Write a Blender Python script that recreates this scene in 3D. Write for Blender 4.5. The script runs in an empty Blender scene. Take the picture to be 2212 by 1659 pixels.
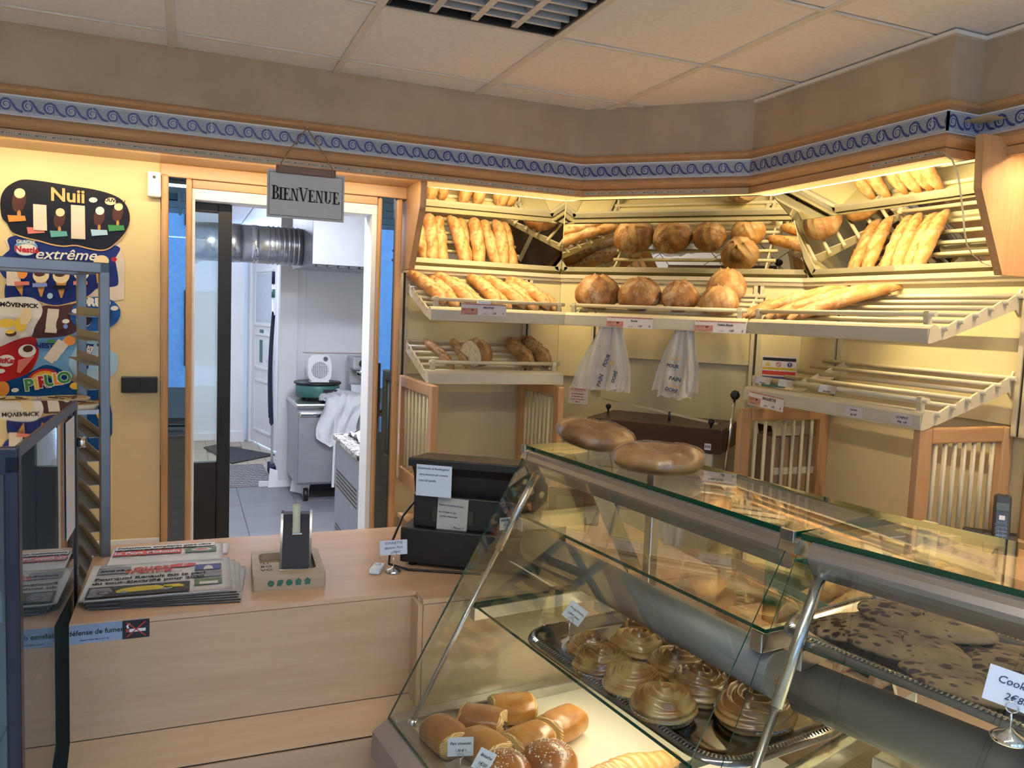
import bpy, bmesh, math, random
from mathutils import Vector, Matrix, noise
# ---------------------------------------------------------------- camera, world, lights, exposure
# Everything below is laid out with z measured from the camera's height; the last line lifts it all to the floor.
CAMZ = 1.65
S = bpy.context.scene
COL = S.collection
R = math.radians
pi = math.pi
cd = bpy.data.cameras.new('camera'); cam = bpy.data.objects.new('camera', cd); COL.objects.link(cam); S.camera = cam
yaw, pitch, roll = R(22.45263), R(4.97106), R(2.32219)
_f = Vector((math.sin(yaw)*math.cos(pitch), math.cos(yaw)*math.cos(pitch), -math.sin(pitch)))
_r = Vector((math.cos(yaw), -math.sin(yaw), 0)); _u = _r.cross(_f)
_r2 = _r*math.cos(roll)+_u*math.sin(roll); _u2 = _u*math.cos(roll)-_r*math.sin(roll)
cam.matrix_world = Matrix(((_r2.x, _u2.x, -_f.x, 0), (_r2.y, _u2.y, -_f.y, 0), (_r2.z, _u2.z, -_f.z, 0), (0, 0, 0, 1)))
cd.sensor_width = 36; cd.sensor_fit = 'HORIZONTAL'; cd.lens = 1723.03*36/2212; cd.clip_start = .02
W = bpy.data.worlds.new('dusk_sky'); S.world = W; W.use_nodes = True
_bg = W.node_tree.nodes['Background']; _bg.inputs[0].default_value = (.42, .60, .95, 1); _bg.inputs[1].default_value = 4.2
vs = S.view_settings
vs.view_transform = 'Standard'; vs.look = 'None'; vs.exposure = 1.0; vs.gamma = 1; vs.use_curve_mapping = False
S.cycles.transparent_max_bounces = 32; S.cycles.max_bounces = 12; S.cycles.glossy_bounces = 8
S.cycles.caustics_reflective = False; S.cycles.caustics_refractive = False

def area(name, p, target, sx, sy, power, col, spread=180):
    l = bpy.data.lights.new(name, 'AREA'); l.shape = 'RECTANGLE'; l.size = sx; l.size_y = sy
    l.energy = power; l.color = col; l.spread = R(spread)
    o = bpy.data.objects.new(name, l); COL.objects.link(o)
    p = Vector(p); d = (Vector(target)-p).normalized()
    q = d.to_track_quat('-Z', 'Y'); o.rotation_euler = q.to_euler(); o.location = p
    return o
def strip(name, a, b, target_dir, width, power, col, spread=180):
    a, b = Vector(a), Vector(b); x = (b-a).normalized(); z = -Vector(target_dir); z = (z-x*z.dot(x)).normalized(); y = z.cross(x)
    l = bpy.data.lights.new(name, 'AREA'); l.shape = 'RECTANGLE'; l.size = (b-a).length; l.size_y = width
    l.energy = power; l.color = col; l.spread = R(spread)
    o = bpy.data.objects.new(name, l); COL.objects.link(o)
    m = (a+b)/2
    o.matrix_world = Matrix(((x.x, y.x, z.x, m.x), (x.y, y.y, z.y, m.y), (x.z, y.z, z.z, m.z), (0, 0, 0, 1)))
    return o
WARM = (1.0, .77, .40)
# daylight through the shop windows behind the camera (portals only steer the sky's rays)
for _x, _w in ((-.575, 2.3), (1.72, 1.7)):
    _o = area('window_portal', (_x, -2.34, .015), (_x, 2, .015), _w, 1.9, 1, (1, 1, 1)); _o.data.cycles.is_portal = True
# warm tubes hidden behind the fascia, above the bread and above the door
strip('bread_tube', (.99, 3.344, .546), (1.64, 3.344, .546), (0, .50, -1), .006, 4.4, WARM)
strip('bread_tube', (1.690, 3.332, .546), (2.218, 2.816, .546), (.5, .5, -1), .006, 6.8, WARM)
strip('bread_tube', (2.222, 2.75, .546), (2.222, 1.88, .546), (.50, 0, -1), .006, 8.2, WARM)
strip('door_tube', (-1.6, 3.325, .5425), (.88, 3.325, .5425), (0, .55, -1), .008, 5.0, (1, .78, .46))
strip('side_tube', (2.375, 1.66, .56), (2.375, .70, .56), (.15, .35, -1), .02, 6, (1, .74, .42))
# warm tube lamp under the ceiling, just above the camera
strip('ceiling_tube_lamp', (-1.3, .33, .885), (1.15, .33, .885), (0, .12, -1), .05, 9, (1, .92, .80))
# cold kitchen tubes
area('kitchen_lamp', (.75, 4.25, .86), (.75, 4.25, -1), 1.3, .5, 58, (.76, .83, 1.0))
area('kitchen_lamp', (.2, 8.3, .86), (.2, 8.3, -1), 1.5, .8, 19, (.76, .83, 1.0))

# ---------------------------------------------------------------- helpers
class MB:
    def __init__(s, M=None): s.v = []; s.f = []; s.mi = []; s.M = M or Matrix(); s.sm = []
    def add(s, vs_, fs, mi=0, smooth=False):
        n = len(s.v); s.v += [s.M @ Vector(p) for p in vs_]
        for f in fs: s.f.append([i+n for i in f]); s.mi.append(mi); s.sm.append(smooth)
        return s
    def box(s, x0, x1, y0, y1, z0, z1, mi=0):
        x0, x1 = min(x0, x1), max(x0, x1); y0, y1 = min(y0, y1), max(y0, y1); z0, z1 = min(z0, z1), max(z0, z1)
        return s.add([(x0,y0,z0),(x1,y0,z0),(x1,y1,z0),(x0,y1,z0),(x0,y0,z1),(x1,y0,z1),(x1,y1,z1),(x0,y1,z1)],
            [(3,2,1,0),(4,5,6,7),(0,1,5,4),(1,2,6,5),(2,3,7,6),(3,0,4,7)], mi)
    def bbox(s, x0, x1, y0, y1, z0, z1, b=.003, mi=0):
        """box with chamfered edges"""
        x0, x1 = min(x0, x1), max(x0, x1); y0, y1 = min(y0, y1), max(y0, y1); z0, z1 = min(z0, z1), max(z0, z1)
        b = min(b, (x1-x0)*.45, (y1-y0)*.45, (z1-z0)*.45)
        bm = bmesh.new(); bmesh.ops.create_cube(bm, size=1)
        for v in bm.verts: v.co = Vector(((x0+x1)/2+v.co.x*(x1-x0), (y0+y1)/2+v.co.y*(y1-y0), (z0+z1)/2+v.co.z*(z1-z0)))
        bmesh.ops.bevel(bm, geom=list(bm.edges), offset=b, segments=2, affect='EDGES', profile=.5)
        s.frombm(bm, mi); return s
    def frombm(s, bm, mi=0, smooth=False):
        bm.verts.index_update()
        s.add([v.co.copy() for v in bm.verts], [[v.index for v in f.verts] for f in bm.faces], mi, smooth); bm.free(); return s
    def prism(s, pts, p0, ax, ay, ext, mi=0, smooth=False):
        """polygon pts (a,b) in the plane p0 + a*ax + b*ay, extruded by vector ext"""
        p0, ax, ay, ext = map(Vector, (p0, ax, ay, ext)); n = len(pts)
        a = [p0+ax*p[0]+ay*p[1] for p in pts]; b = [q+ext for q in a]
        if ax.cross(ay).dot(ext) > 0: fs = [list(range(n))[::-1], [i+n for i in range(n)]]; side = [(i, (i+1) % n, (i+1) % n+n, i+n) for i in range(n)]
        else: fs = [list(range(n)), [i+n for i in range(n)][::-1]]; side = [(i+n, (i+1) % n+n, (i+1) % n, i) for i in range(n)]
        s.add(a+b, fs, mi); m = len(s.v)-2*n
        for f in side: s.f.append([i+m for i in f]); s.mi.append(mi); s.sm.append(smooth)
        return s
    def tube(s, pts, r, n=8, mi=0, cap=True, closed=False):
        pts = [Vector(p) for p in pts]; m = len(pts); rs = r if isinstance(r, (list, tuple)) else [r]*m
        vs_, prev = [], None
        for i, p in enumerate(pts):
            if closed: t = pts[(i+1) % m]-pts[i-1]
            else: t = pts[min(i+1, m-1)]-pts[max(i-1, 0)]
            t.normalize()
            if prev is None:
                up = Vector((0, 0, 1)) if abs(t.z) < .9 else Vector((1, 0, 0)); x = t.cross(up).normalized()
            else: x = (prev-t*prev.dot(t)).normalized()
            prev = x; y = t.cross(x)
            vs_ += [p+x*(rs[i]*math.cos(2*pi*k/n))+y*(rs[i]*math.sin(2*pi*k/n)) for k in range(n)]
        fs = []
        for i in range(m if closed else m-1):
            j = (i+1) % m
            fs += [(i*n+k, i*n+(k+1) % n, j*n+(k+1) % n, j*n+k) for k in range(n)]
        s.add(vs_, fs, mi, True)
        if cap and not closed:
            b = len(s.v)-len(vs_)
            s.f.append([b+k for k in range(n)][::-1]); s.mi.append(mi); s.sm.append(False)
            s.f.append([b+(m-1)*n+k for k in range(n)]); s.mi.append(mi); s.sm.append(False)
        return s
    def lathe(s, prof, c=(0, 0, 0), n=24, mi=0, smooth=True):
        """(r,z) profile turned about z"""
        c = Vector(c); vs_ = []
        for r, z in prof: vs_ += [c+Vector((r*math.cos(2*pi*k/n), r*math.sin(2*pi*k/n), z)) for k in range(n)]
        fs = [(i*n+k, i*n+(k+1) % n, (i+1)*n+(k+1) % n, (i+1)*n+k) for i in range(len(prof)-1) for k in range(n)]
        s.add(vs_, fs, mi, smooth); b = len(s.v)-len(vs_)
        if prof[0][0] > 1e-6: s.f.append([b+k for k in range(n)][::-1]); s.mi.append(mi); s.sm.append(False)
        if prof[-1][0] > 1e-6: s.f.append([b+(len(prof)-1)*n+k for k in range(n)]); s.mi.append(mi); s.sm.append(False)
        return s
    def sheet(s, grid, mi=0, thick=0, smooth=True):
        """grid[i][j] of points; optional thickness downwards along the normal"""
        a, b = len(grid), len(grid[0]); vs_ = [Vector(p) for row in grid for p in row]
        fs = [(i*b+j, (i+1)*b+j, (i+1)*b+j+1, i*b+j+1) for i in range(a-1) for j in range(b-1)]
        if thick:
            nr = [Vector() for _ in vs_]
            for f in fs:
                c = (vs_[f[1]]-vs_[f[0]]).cross(vs_[f[3]]-vs_[f[0]])
                for i in f: nr[i] += c
            n = len(vs_); lo = [p-q.normalized()*thick if q.length else p for p, q in zip(vs_, nr)]
            fs2 = [tuple(i+n for i in f[::-1]) for f in fs]
            ring = [i*b for i in range(a)]+[(a-1)*b+j for j in range(1, b)]+[i*b+b-1 for i in range(a-2, -1, -1)]+[j for j in range(b-2, 0, -1)]
            rim = [(ring[k], ring[k]+n, ring[(k+1) % len(ring)]+n, ring[(k+1) % len(ring)]) for k in range(len(ring))]
            rim = [f[::-1] for f in rim]
            s.add(vs_+lo, fs+fs2+rim, mi, smooth)
        else: s.add(vs_, fs, mi, smooth)
        return s
    def mesh(s, name, mats):
        me = bpy.data.meshes.new(name); me.from_pydata([tuple(p) for p in s.v], [], s.f)
        for m in (mats if isinstance(mats, (list, tuple)) else [mats]): me.materials.append(m)
        if s.f:
            me.polygons.foreach_set('material_index', s.mi); me.polygons.foreach_set('use_smooth', s.sm)
        me.update(); return me
    def build(s, name, mats, parent=None, world=False):
        o = bpy.data.objects.new(name, s.mesh(name, mats)); COL.objects.link(o)
        if parent is not None: attach(o, parent, world)
        return o
WORLD = {}
def attach(o, parent, world=False):
    """parent o; world=True when its mesh was built in world coordinates"""
    o.parent = parent; P = WORLD.get(parent.name, Matrix())
    if world: o.matrix_parent_inverse = P.inverted(); WORLD[o.name] = Matrix()
    else: WORLD[o.name] = P.copy()
def tag(o, label=None, cat=None, group=None, kind=None):
    if label: o['label'] = label
    if cat: o['category'] = cat
    if group: o['group'] = group
    if kind: o['kind'] = kind
    return o
def thing(name, label, cat, loc=(0, 0, 0), rz=0, group=None, kind=None):
    o = bpy.data.objects.new(name, None); COL.objects.link(o); o.empty_display_size = .05
    o.location = loc; o.rotation_euler = (0, 0, rz); WORLD[o.name] = Matrix.LocRotScale(Vector(loc), Matrix.Rotation(rz, 3, 'Z').to_quaternion(), None)
    return tag(o, label, cat, group, kind)
def struct(name, kind='structure', loc=(0, 0, 0)):
    o = bpy.data.objects.new(name, None); COL.objects.link(o); o.location = loc; o['kind'] = kind; WORLD[o.name] = Matrix.Translation(Vector(loc)); return o
def inst(name, me, parent=None, M=None):
    o = bpy.data.objects.new(name, me); COL.objects.link(o)
    if M is not None:
        l, q, s_ = M.decompose(); o.location = l; o.rotation_euler = q.to_euler(); o.scale = s_
    if parent is not None: o.parent = parent
    return o
def copy_tree(root, M=None, label=None, group=None):
    r = root.copy(); COL.objects.link(r)
    if M is not None:
        l, q, s_ = M.decompose(); r.location = l; r.rotation_euler = q.to_euler(); r.scale = s_
    if label: r['label'] = label
    if group: r['group'] = group
    for c in list(root.children):
        d = c.copy(); COL.objects.link(d); d.parent = r
        for g in list(c.children):
            e = g.copy(); COL.objects.link(e); e.parent = d
    return r

# ---------------------------------------------------------------- materials
def nodes(name):
    m = bpy.data.materials.new(name); m.use_nodes = True; nt = m.node_tree
    return m, nt, nt.nodes['Principled BSDF']
def N(nt, kind, **kw):
    n = nt.nodes.new(kind)
    for k, v in kw.items():
        if k.startswith('i_'): n.inputs[k[2:].replace('_', ' ')].default_value = v
        else: setattr(n, k, v)
    return n
def ramp(nt, src, stops, interp='LINEAR'):
    r = N(nt, 'ShaderNodeValToRGB'); cr = r.color_ramp; cr.interpolation = interp
    while len(cr.elements) < len(stops): cr.elements.new(.5)
    for e, (p, c) in zip(cr.elements, stops): e.position = p; e.color = (*c, 1) if len(c) == 3 else c
    nt.links.new(src, r.inputs[0]); return r.outputs[0]
def coords(nt, scale=(1, 1, 1), kind='Object', rot=(0, 0, 0)):
    t = N(nt, 'ShaderNodeTexCoord'); mp = N(nt, 'ShaderNodeMapping'); mp.inputs['Scale'].default_value = scale; mp.inputs['Rotation'].default_value = rot
    nt.links.new(t.outputs[kind], mp.inputs[0]); return mp.outputs[0]
def bump(nt, b, h, strength=.3, dist=.002):
    n = N(nt, 'ShaderNodeBump'); n.inputs['Strength'].default_value = strength; n.inputs['Distance'].default_value = dist
    nt.links.new(h, n.inputs['Height']); nt.links.new(n.outputs[0], b.inputs['Normal'])
def plain(name, col, rough=.5, metal=0, var=.12, scale=12, bumpy=0, coat=0, spec=.5, emit=None):
    """a colour with a soft procedural variation"""
    m, nt, b = nodes(name); L = nt.links
    n = N(nt, 'ShaderNodeTexNoise'); n.inputs['Scale'].default_value = scale; n.inputs['Detail'].default_value = 5
    L.new(coords(nt), n.inputs['Vector'])
    lo = tuple(max(0, c*(1-var)) for c in col); hi = tuple(min(1, c*(1+var)) for c in col)
    L.new(ramp(nt, n.outputs[0], [(.3, lo), (.7, hi)]), b.inputs['Base Color'])
    b.inputs['Roughness'].default_value = rough; b.inputs['Metallic'].default_value = metal
    b.inputs['Specular IOR Level'].default_value = spec
    if coat: b.inputs['Coat Weight'].default_value = coat; b.inputs['Coat Roughness'].default_value = .08
    if bumpy: bump(nt, b, n.outputs[0], bumpy)
    if emit: b.inputs['Emission Color'].default_value = (*emit[0], 1); b.inputs['Emission Strength'].default_value = emit[1]
    return m
def wood(name, dark, light, axis='X', rough=.38, scale=1.0, coat=0):
    m, nt, b = nodes(name); L = nt.links
    sc = {'X': (1.2, 16, 16), 'Y': (16, 1.2, 16), 'Z': (16, 16, 1.2)}[axis]
    v = coords(nt, tuple(c*scale for c in sc))
    n1 = N(nt, 'ShaderNodeTexNoise'); n1.inputs['Scale'].default_value = 1.6; n1.inputs['Detail'].default_value = 6; n1.inputs['Distortion'].default_value = .6
    n2 = N(nt, 'ShaderNodeTexNoise'); n2.inputs['Scale'].default_value = 9; n2.inputs['Detail'].default_value = 3
    L.new(v, n1.inputs['Vector']); L.new(v, n2.inputs['Vector'])
    mx = N(nt, 'ShaderNodeMix'); mx.data_type = 'FLOAT'; mx.inputs[0].default_value = .35
    L.new(n1.outputs[0], mx.inputs[2]); L.new(n2.outputs[0], mx.inputs[3])
    L.new(ramp(nt, mx.outputs[0], [(.32, dark), (.68, light)]), b.inputs['Base Color'])
    b.inputs['Roughness'].default_value = rough
    if coat: b.inputs['Coat Weight'].default_value = coat; b.inputs['Coat Roughness'].default_value = .15
    return m
def glass(name, tint=(.93, .97, .95), gloss=1.0, rough=0.0, ior=1.5):
    m, nt, b = nodes(name); nt.nodes.remove(b); L = nt.links
    t = N(nt, 'ShaderNodeBsdfTransparent'); t.inputs[0].default_value = (*tint, 1)
    g = N(nt, 'ShaderNodeBsdfGlossy'); g.inputs['Roughness'].default_value = rough; g.inputs[0].default_value = (gloss, gloss, gloss, 1)
    f = N(nt, 'ShaderNodeLayerWeight'); f.inputs[0].default_value = .5      # Schlick reflectance, the same from both faces
    p = N(nt, 'ShaderNodeMath', operation='POWER'); p.inputs[1].default_value = 5; L.new(f.outputs['Facing'], p.inputs[0])
    q = N(nt, 'ShaderNodeMath', operation='MULTIPLY_ADD'); q.inputs[1].default_value = .96; q.inputs[2].default_value = ((ior-1)/(ior+1))**2; L.new(p.outputs[0], q.inputs[0])
    mx = N(nt, 'ShaderNodeMixShader'); L.new(q.outputs[0], mx.inputs[0]); L.new(t.outputs[0], mx.inputs[1]); L.new(g.outputs[0], mx.inputs[2])
    L.new(mx.outputs[0], nt.nodes['Material Output'].inputs[0]); return m
def mirror(name, col=(.9, .9, .88), rough=.0):
    m, nt, b = nodes(name); b.inputs['Base Color'].default_value = (*col, 1); b.inputs['Metallic'].default_value = 1; b.inputs['Roughness'].default_value = rough
    return m
M_ = {}
M_['beech'] = wood('beech', (.50, .33, .20), (.58, .40, .255), 'X')
M_['beech_top'] = wood('beech_top', (.56, .36, .22), (.63, .42, .27), 'X', rough=.22)
M_['beech_y'] = wood('beech_y', (.50, .33, .20), (.58, .40, .255), 'Y')
M_['honey'] = wood('honey_wood', (.44, .245, .11), (.57, .34, .165), 'X', rough=.35)
M_['honey_y'] = wood('honey_wood_y', (.44, .245, .11), (.57, .34, .165), 'Y', rough=.35)
M_['honey_z'] = wood('honey_wood_z', (.44, .245, .11), (.57, .34, .165), 'Z', rough=.35)
M_['plaster'] = plain('tan_plaster', (.46, .355, .245), .9, var=.10, scale=5, bumpy=.15)
M_['yellow'] = plain('yellow_wall', (.72, .57, .31), .75, var=.06, scale=4, bumpy=.05)
M_['cream'] = plain('cream_panel', (.72, .63, .36), .45, var=.05, scale=3)
M_['olive'] = plain('beige_wall', (.60, .53, .34), .8, var=.06, scale=3)
M_['metal'] = plain('cream_metal', (.60, .54, .39), .38, var=.04, scale=20, spec=.6)
M_['slot'] = plain('dark_slot', (.06, .05, .035), .7)
M_['ceil'] = plain('ceiling_tile', (.92, .89, .86), .95, var=.04, scale=60, bumpy=.25)
M_['tbar'] = plain('ceiling_bar', (.80, .75, .66), .6, var=.03)
M_['white'] = plain('white_paint', (.82, .82, .82), .5, var=.03, scale=4)
M_['kwall'] = plain('kitchen_panel', (.80, .81, .84), .4, var=.02, scale=2)
M_['black'] = plain('black_plastic', (.012, .012, .014), .42, var=.2)
M_['blackmetal'] = plain('black_metal', (.010, .010, .012), .5, var=.2)
M_['steel'] = plain('brushed_steel', (.55, .55, .56), .28, 1, var=.08, scale=30)
M_['chrome'] = plain('chrome', (.80, .80, .82), .08, 1, var=.03)
M_['alu'] = plain('aluminium', (.62, .60, .58), .30, 1, var=.05, scale=40)
M_['mirror'] = mirror('mirror_glass', (.88, .89, .84))
M_['darkmirror'] = mirror('dark_mirror', (.13, .20, .27))
M_['glass'] = glass('clear_glass')
M_['glassedge'] = plain('green_glass_edge', (.004, .055, .03), .15, var=.2)
M_['paper'] = plain('white_paper', (.74, .78, .84), .85, var=.02)
M_['ink'] = plain('blue_black_ink', (.03, .035, .10), .8)
M_['inkk'] = plain('black_ink', (.015, .013, .012), .8)
M_['red'] = plain('red_print', (.55, .05, .04), .6)
# ---------------------------------------------------------------- the setting
FLOOR, CEIL = -CAMZ, .929
YB, XR = 3.31, 2.205            # faces of the bulkhead: along the door wall, along the right wall
YW = 3.57                       # the door wall
Lc, Rc = Vector((1.77, 3.69)), Vector((2.55, 2.81))   # corners at the back of the bread niche
# floor: white tiles behind the counter, each its own piece near the light
fl = struct('floor'); M_['tile'] = plain('white_floor_tile', (.70, .70, .70), .35, var=.05, scale=3); M_['grout'] = plain('grey_grout', (.12, .12, .12), .9)
MB().box(-2.2, 3.2, -2.4, 3.8, FLOOR-.06, FLOOR-.004).build('grout_bed', M_['grout'], fl)
tm = MB().bbox(.003, .297, .003, .297, -.01, 0, .002).mesh('floor_tile', M_['tile'])
for i in range(18):
    for j in range(21): 
        inst('floor_tile', tm, fl, Matrix.Translation((-2.2+i*.3, -2.4+j*.3, FLOOR)))
# ceiling: 60 cm tiles in a grid of bars
ce = struct('ceiling')
gx, gy, T = -.049, 3.366, .6    # a grid crossing
P0 = Vector((gx, gy))
MB().box(-2.2, 3.2, -2.4, 3.9, CEIL+.03, CEIL+.08).build('ceiling_slab', M_['slot'], ce)
ct = MB().bbox(.012, .588, .012, .588, .006, .022, .004).mesh('ceiling_tile', M_['ceil'])
gxo, gyo = -.0493*.929/1.0, 3.371*.929
lum = [(1, 1)]                  # grid cells that hold a luminaire
for i in range(-4, 6):
    for j in range(-1, 10):
        if (i, j) in ((1, 1), (-2, 2), (2, 6), (-1, 6)): continue
        x, y = gxo+i*T, gyo-(j+1)*T
        if y > 3.3 or y < -2.4 or x < -2.2 or x > 3: continue
        inst('ceiling_tile', ct, ce, Matrix.Translation((x, y, CEIL)))
ba = MB().box(-.013, .013, -2.4, 3.31, 0, .008).mesh('grid_bar', M_['tbar'])
for i in range(-3, 6): inst('grid_bar', ba, ce, Matrix.Translation((gxo+i*T, 0, CEIL)))
bb = MB().box(-2.2, 3.2, -.007, .007, .001, .009).mesh('grid_bar', M_['tbar'])
for j in range(-1, 9): inst('grid_bar', bb, ce, Matrix.Translation((0, gyo-j*T, CEIL)))
# walls around the shop
def wallbox(name, m, *b): o = MB().box(*b).build(name, m); o['kind'] = 'structure'; return o
wallbox('wall_left', M_['yellow'], -2.25, -2.2, -2.4, 3.7, FLOOR, CEIL+.03)
wallbox('wall_right', M_['yellow'], 2.86, 2.92, -2.4, 3.9, FLOOR, CEIL+.03)
wb = struct('wall_back')
for nm, b in dict(left_part=(-2.2, -.09, YW, YW+.16, FLOOR, .56), over_door=(-.09, .93, YW, YW+.16, .50, .56), above=(-2.2, 1.0, YW, YW+.16, .56, CEIL+.03)).items():
    MB().box(*b).build('wall_panel', M_['yellow'], wb)
# bulkhead above door and bread niche: plaster, wood mouldings, a band of mosaic tiles, a wood fascia and soffit
path = [Vector((-2.2, YB)), Vector((1.675, YB)), Vector((XR, 2.795)), Vector((XR, 1.86)), Vector((2.34, 1.86)), Vector((2.34, -2.4))]
def offset(path, d):
    """path moved d into the room (to its right-hand side)"""
    out = []
    for i, p in enumerate(path):
        ns = []
        for a, b in ((i-1, i), (i, i+1)):
            if a < 0 or b >= len(path): continue
            t = (path[b]-path[a]).normalized(); ns.append(Vector((t.y, -t.x)))
        if len(ns) == 1: out.append(p+ns[0]*d)
        else:
            m = (ns[0]+ns[1]); out.append(p+m*(d/(m.dot(ns[0]))))
    return out
def sweep(mb, prof, i0=0, i1=None, closed=True, mi=0):
    """profile of (out, z) swept along the bulkhead path"""
    i1 = len(path)-1 if i1 is None else i1
    rows = []
    for d, z in prof:
        q = offset(path, d); rows.append([(p.x, p.y, z) for p in q[i0:i1+1]])
    n = len(prof); m = i1-i0+1; vs_ = [p for r in rows for p in r]; fs = []
    for a in range(n if closed else n-1):
        b = (a+1) % n
        for k in range(m-1): fs.append((a*m+k, b*m+k, b*m+k+1, a*m+k+1))
    mb.add(vs_, fs, mi)
    if closed: mb.add([rows[a][0] for a in range(n)], [list(range(n))], mi); mb.add([rows[a][-1] for a in range(n)], [list(range(n))[::-1]], mi)
    return mb
bk = struct('wall_bulkhead')
sweep(MB(), [(0, CEIL+.02), (0, .70), (-.06, .70), (-.06, CEIL+.02)]).build('plaster_band', M_['plaster'], bk)
sweep(MB(), [(-.001, CEIL), (.018, CEIL), (.018, CEIL-.012), (-.001, CEIL-.012)], 2).build('ceiling_edge', M_['tbar'], bk)
def moulding(z0, z1, nm, depth):
    h = z1-z0; pr = [(0, z0), (0, z1)]+[(depth*(.35+.65*math.sin(pi*t)), z1-h*(.08+.84*t)) for t in (0, .15, .3, .5, .7, .85, 1)]
    for k in range(len(path)-1): sweep(MB(), pr, k, k+1).build(nm, M_['honey' if k == 0 else 'honey_y'], tr1)
tr1 = struct('trim_1')
moulding(.690, .728, 'upper_moulding', .030)
moulding(.572, .624, 'lower_moulding', .036)
for k in range(len(path)-1):
    sweep(MB(), [(0, .545), (0, .572), (.014, .572), (.012, .545)], k, k+1).build('fascia_board', M_['honey' if k == 0 else 'honey_y'], tr1)
    sweep(MB(), [(-.009, .5449), (-.009, .70), (0, .70), (0, .5449)], k, k+1).build('fascia_back', M_['honey' if k == 0 else 'honey_y'], tr1)
# soffit boards over the door and the niche
tr2 = struct('trim_2')
MB().box(-2.2, .93, YB+.021, YW, .549, .56).build('soffit_board', M_['honey'], tr2)
MB().add([(.93, 3.35, .66), (1.70, 3.35, .66), (2.25, 2.80, .66), (2.25, 1.75, .66), (2.80, 1.75, .66), (2.80, 2.95, .66), (1.9, 3.85, .66), (.93, 3.85, .66)], [list(range(8))]).build('soffit_board', M_['cream'], tr2)
# mosaic tiles with a running wave, 20 x 6 cm each
def mosaic_mats():
    m, nt, b = nodes('mosaic_ground'); L = nt.links
    br = N(nt, 'ShaderNodeTexBrick'); br.inputs['Scale'].default_value = 1
    br.inputs['Color1'].default_value = (.30, .36, .46, 1); br.inputs['Color2'].default_value = (.42, .46, .52, 1); br.inputs['Mortar'].default_value = (.16, .18, .24, 1)
    br.inputs['Mortar Size'].default_value = .0006; br.inputs['Brick Width'].default_value = .0065; br.inputs['Row Height'].default_value = .0058
    t = N(nt, 'ShaderNodeTexCoord'); mp = N(nt, 'ShaderNodeMapping'); mp.inputs['Rotation'].default_value = (R(90), 0, 0)
    L.new(t.outputs['Object'], mp.inputs[0]); L.new(mp.outputs[0], br.inputs['Vector']); L.new(br.outputs[0], b.inputs['Base Color']); b.inputs['Roughness'].default_value = .3
    d = plain('mosaic_blue', (.035, .055, .21), .3, var=.45, scale=260); w = plain('mosaic_white', (.46, .50, .56), .3, var=.25, scale=260)
    g = plain('tile_joint_white', (.60, .62, .66), .4); return [m, d, w, g]
mosm = mosaic_mats()
def spiral_band(cx, cz, r0, r1, a0, a1, w, n=26):
    p, q = [], []
    for k in range(n+1):
        t = k/n; a = a0+(a1-a0)*t; r = r0+(r1-r0)*t; ww = w*(.55+.45*min(1, t*2.5))
        p.append((cx+(r-ww/2)*math.cos(a), cz+(r-ww/2)*math.sin(a))); q.append((cx+(r+ww/2)*math.cos(a), cz+(r+ww/2)*math.sin(a)))
    return p, q
def clip_strip(mb, p, q, mi, y):
    for k in range(len(p)-1):
        quad = [p[k], p[k+1], q[k+1], q[k]]
        if max(c[0] for c in quad) <= .0015 or min(c[0] for c in quad) >= .1985: continue
        quad = [(min(max(c[0], .0015), .1985), c[1]) for c in quad]
        mb.add([(c[0], y, c[1]) for c in quad], [(0, 1, 2, 3)], mi)
mt = MB(); mt.box(.0008, .1992, -.006, 0, 0, .06, 3); mt.add([(.002, -.0062, .002), (.198, -.0062, .002), (.198, -.0062, .058), (.002, -.0062, .058)], [(0, 1, 2, 3)], 0)
WV = [(.050, -.0215), (.038, -.0185), (.0275, -.0105), (.0195, .002), (.012, .0135), (0, .0180), (-.0125, .0125), (-.0170, 0), (-.0125, -.0125), (-.001, -.0172), (.0092, -.0125), (.0112, -.002), (.0068, .0065), (-.0008, .0085), (-.0068, .0045), (-.0066, -.003), (-.001, -.0062)]
def ribbon(pts, w0, w1):
    """smooth band through pts, width going from w0 to w1"""
    fine = []
    for i in range(len(pts)-1):
        p0, p1, p2, p3 = (Vector(pts[min(max(i+k-1, 0), len(pts)-1)]) for k in range(4))
        for q in range(4): t = q/4; fine.append(.5*((2*p1)+(p2-p0)*t+(2*p0-5*p1+4*p2-p3)*t*t+(3*p1-p0-3*p2+p3)*t**3))
    fine.append(Vector(pts[-1])); A, B = [], []
    for i, p in enumerate(fine):
        d = (fine[min(i+1, len(fine)-1)]-fine[max(i-1, 0)]).normalized(); n = Vector((-d.y, d.x))*(w0+(w1-w0)*i/(len(fine)-1))/2; A.append(p-n); B.append(p+n)
    return A, B
for k in range(-1, 5):
    cx = k*.0667; cz = .030
    A, B = ribbon([(cx+x, cz+z) for x, z in WV], .0088, .0040); clip_strip(mt, [(max(-9, p.x), min(.0575, max(.0025, p.y))) for p in A], [(p.x, min(.0575, max(.0025, p.y))) for p in B], 1, -.0064-.0001*(k+1))
    A, B = ribbon([(cx+x*.68+.0004, cz+z*.68-.0002) for x, z in WV[4:]], .0030, .0022); clip_strip(mt, [(p.x, p.y) for p in A], [(p.x, p.y) for p in B], 2, -.0072)
for z in (.0035, .0525): mt.add([(.002, -.0066, z), (.198, -.0066, z), (.198, -.0066, z+.0035), (.002, -.0066, z+.0035)], [(0, 1, 2, 3)], 2)
mtm = mt.mesh('mosaic_tile', mosm)
bm_ = struct('trim_3')
sweep(MB(), [(0, .622), (0, .692), (.006, .692), (.006, .622)]).build('mosaic_backing', M_['white'], bm_)
tot = 0
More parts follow.
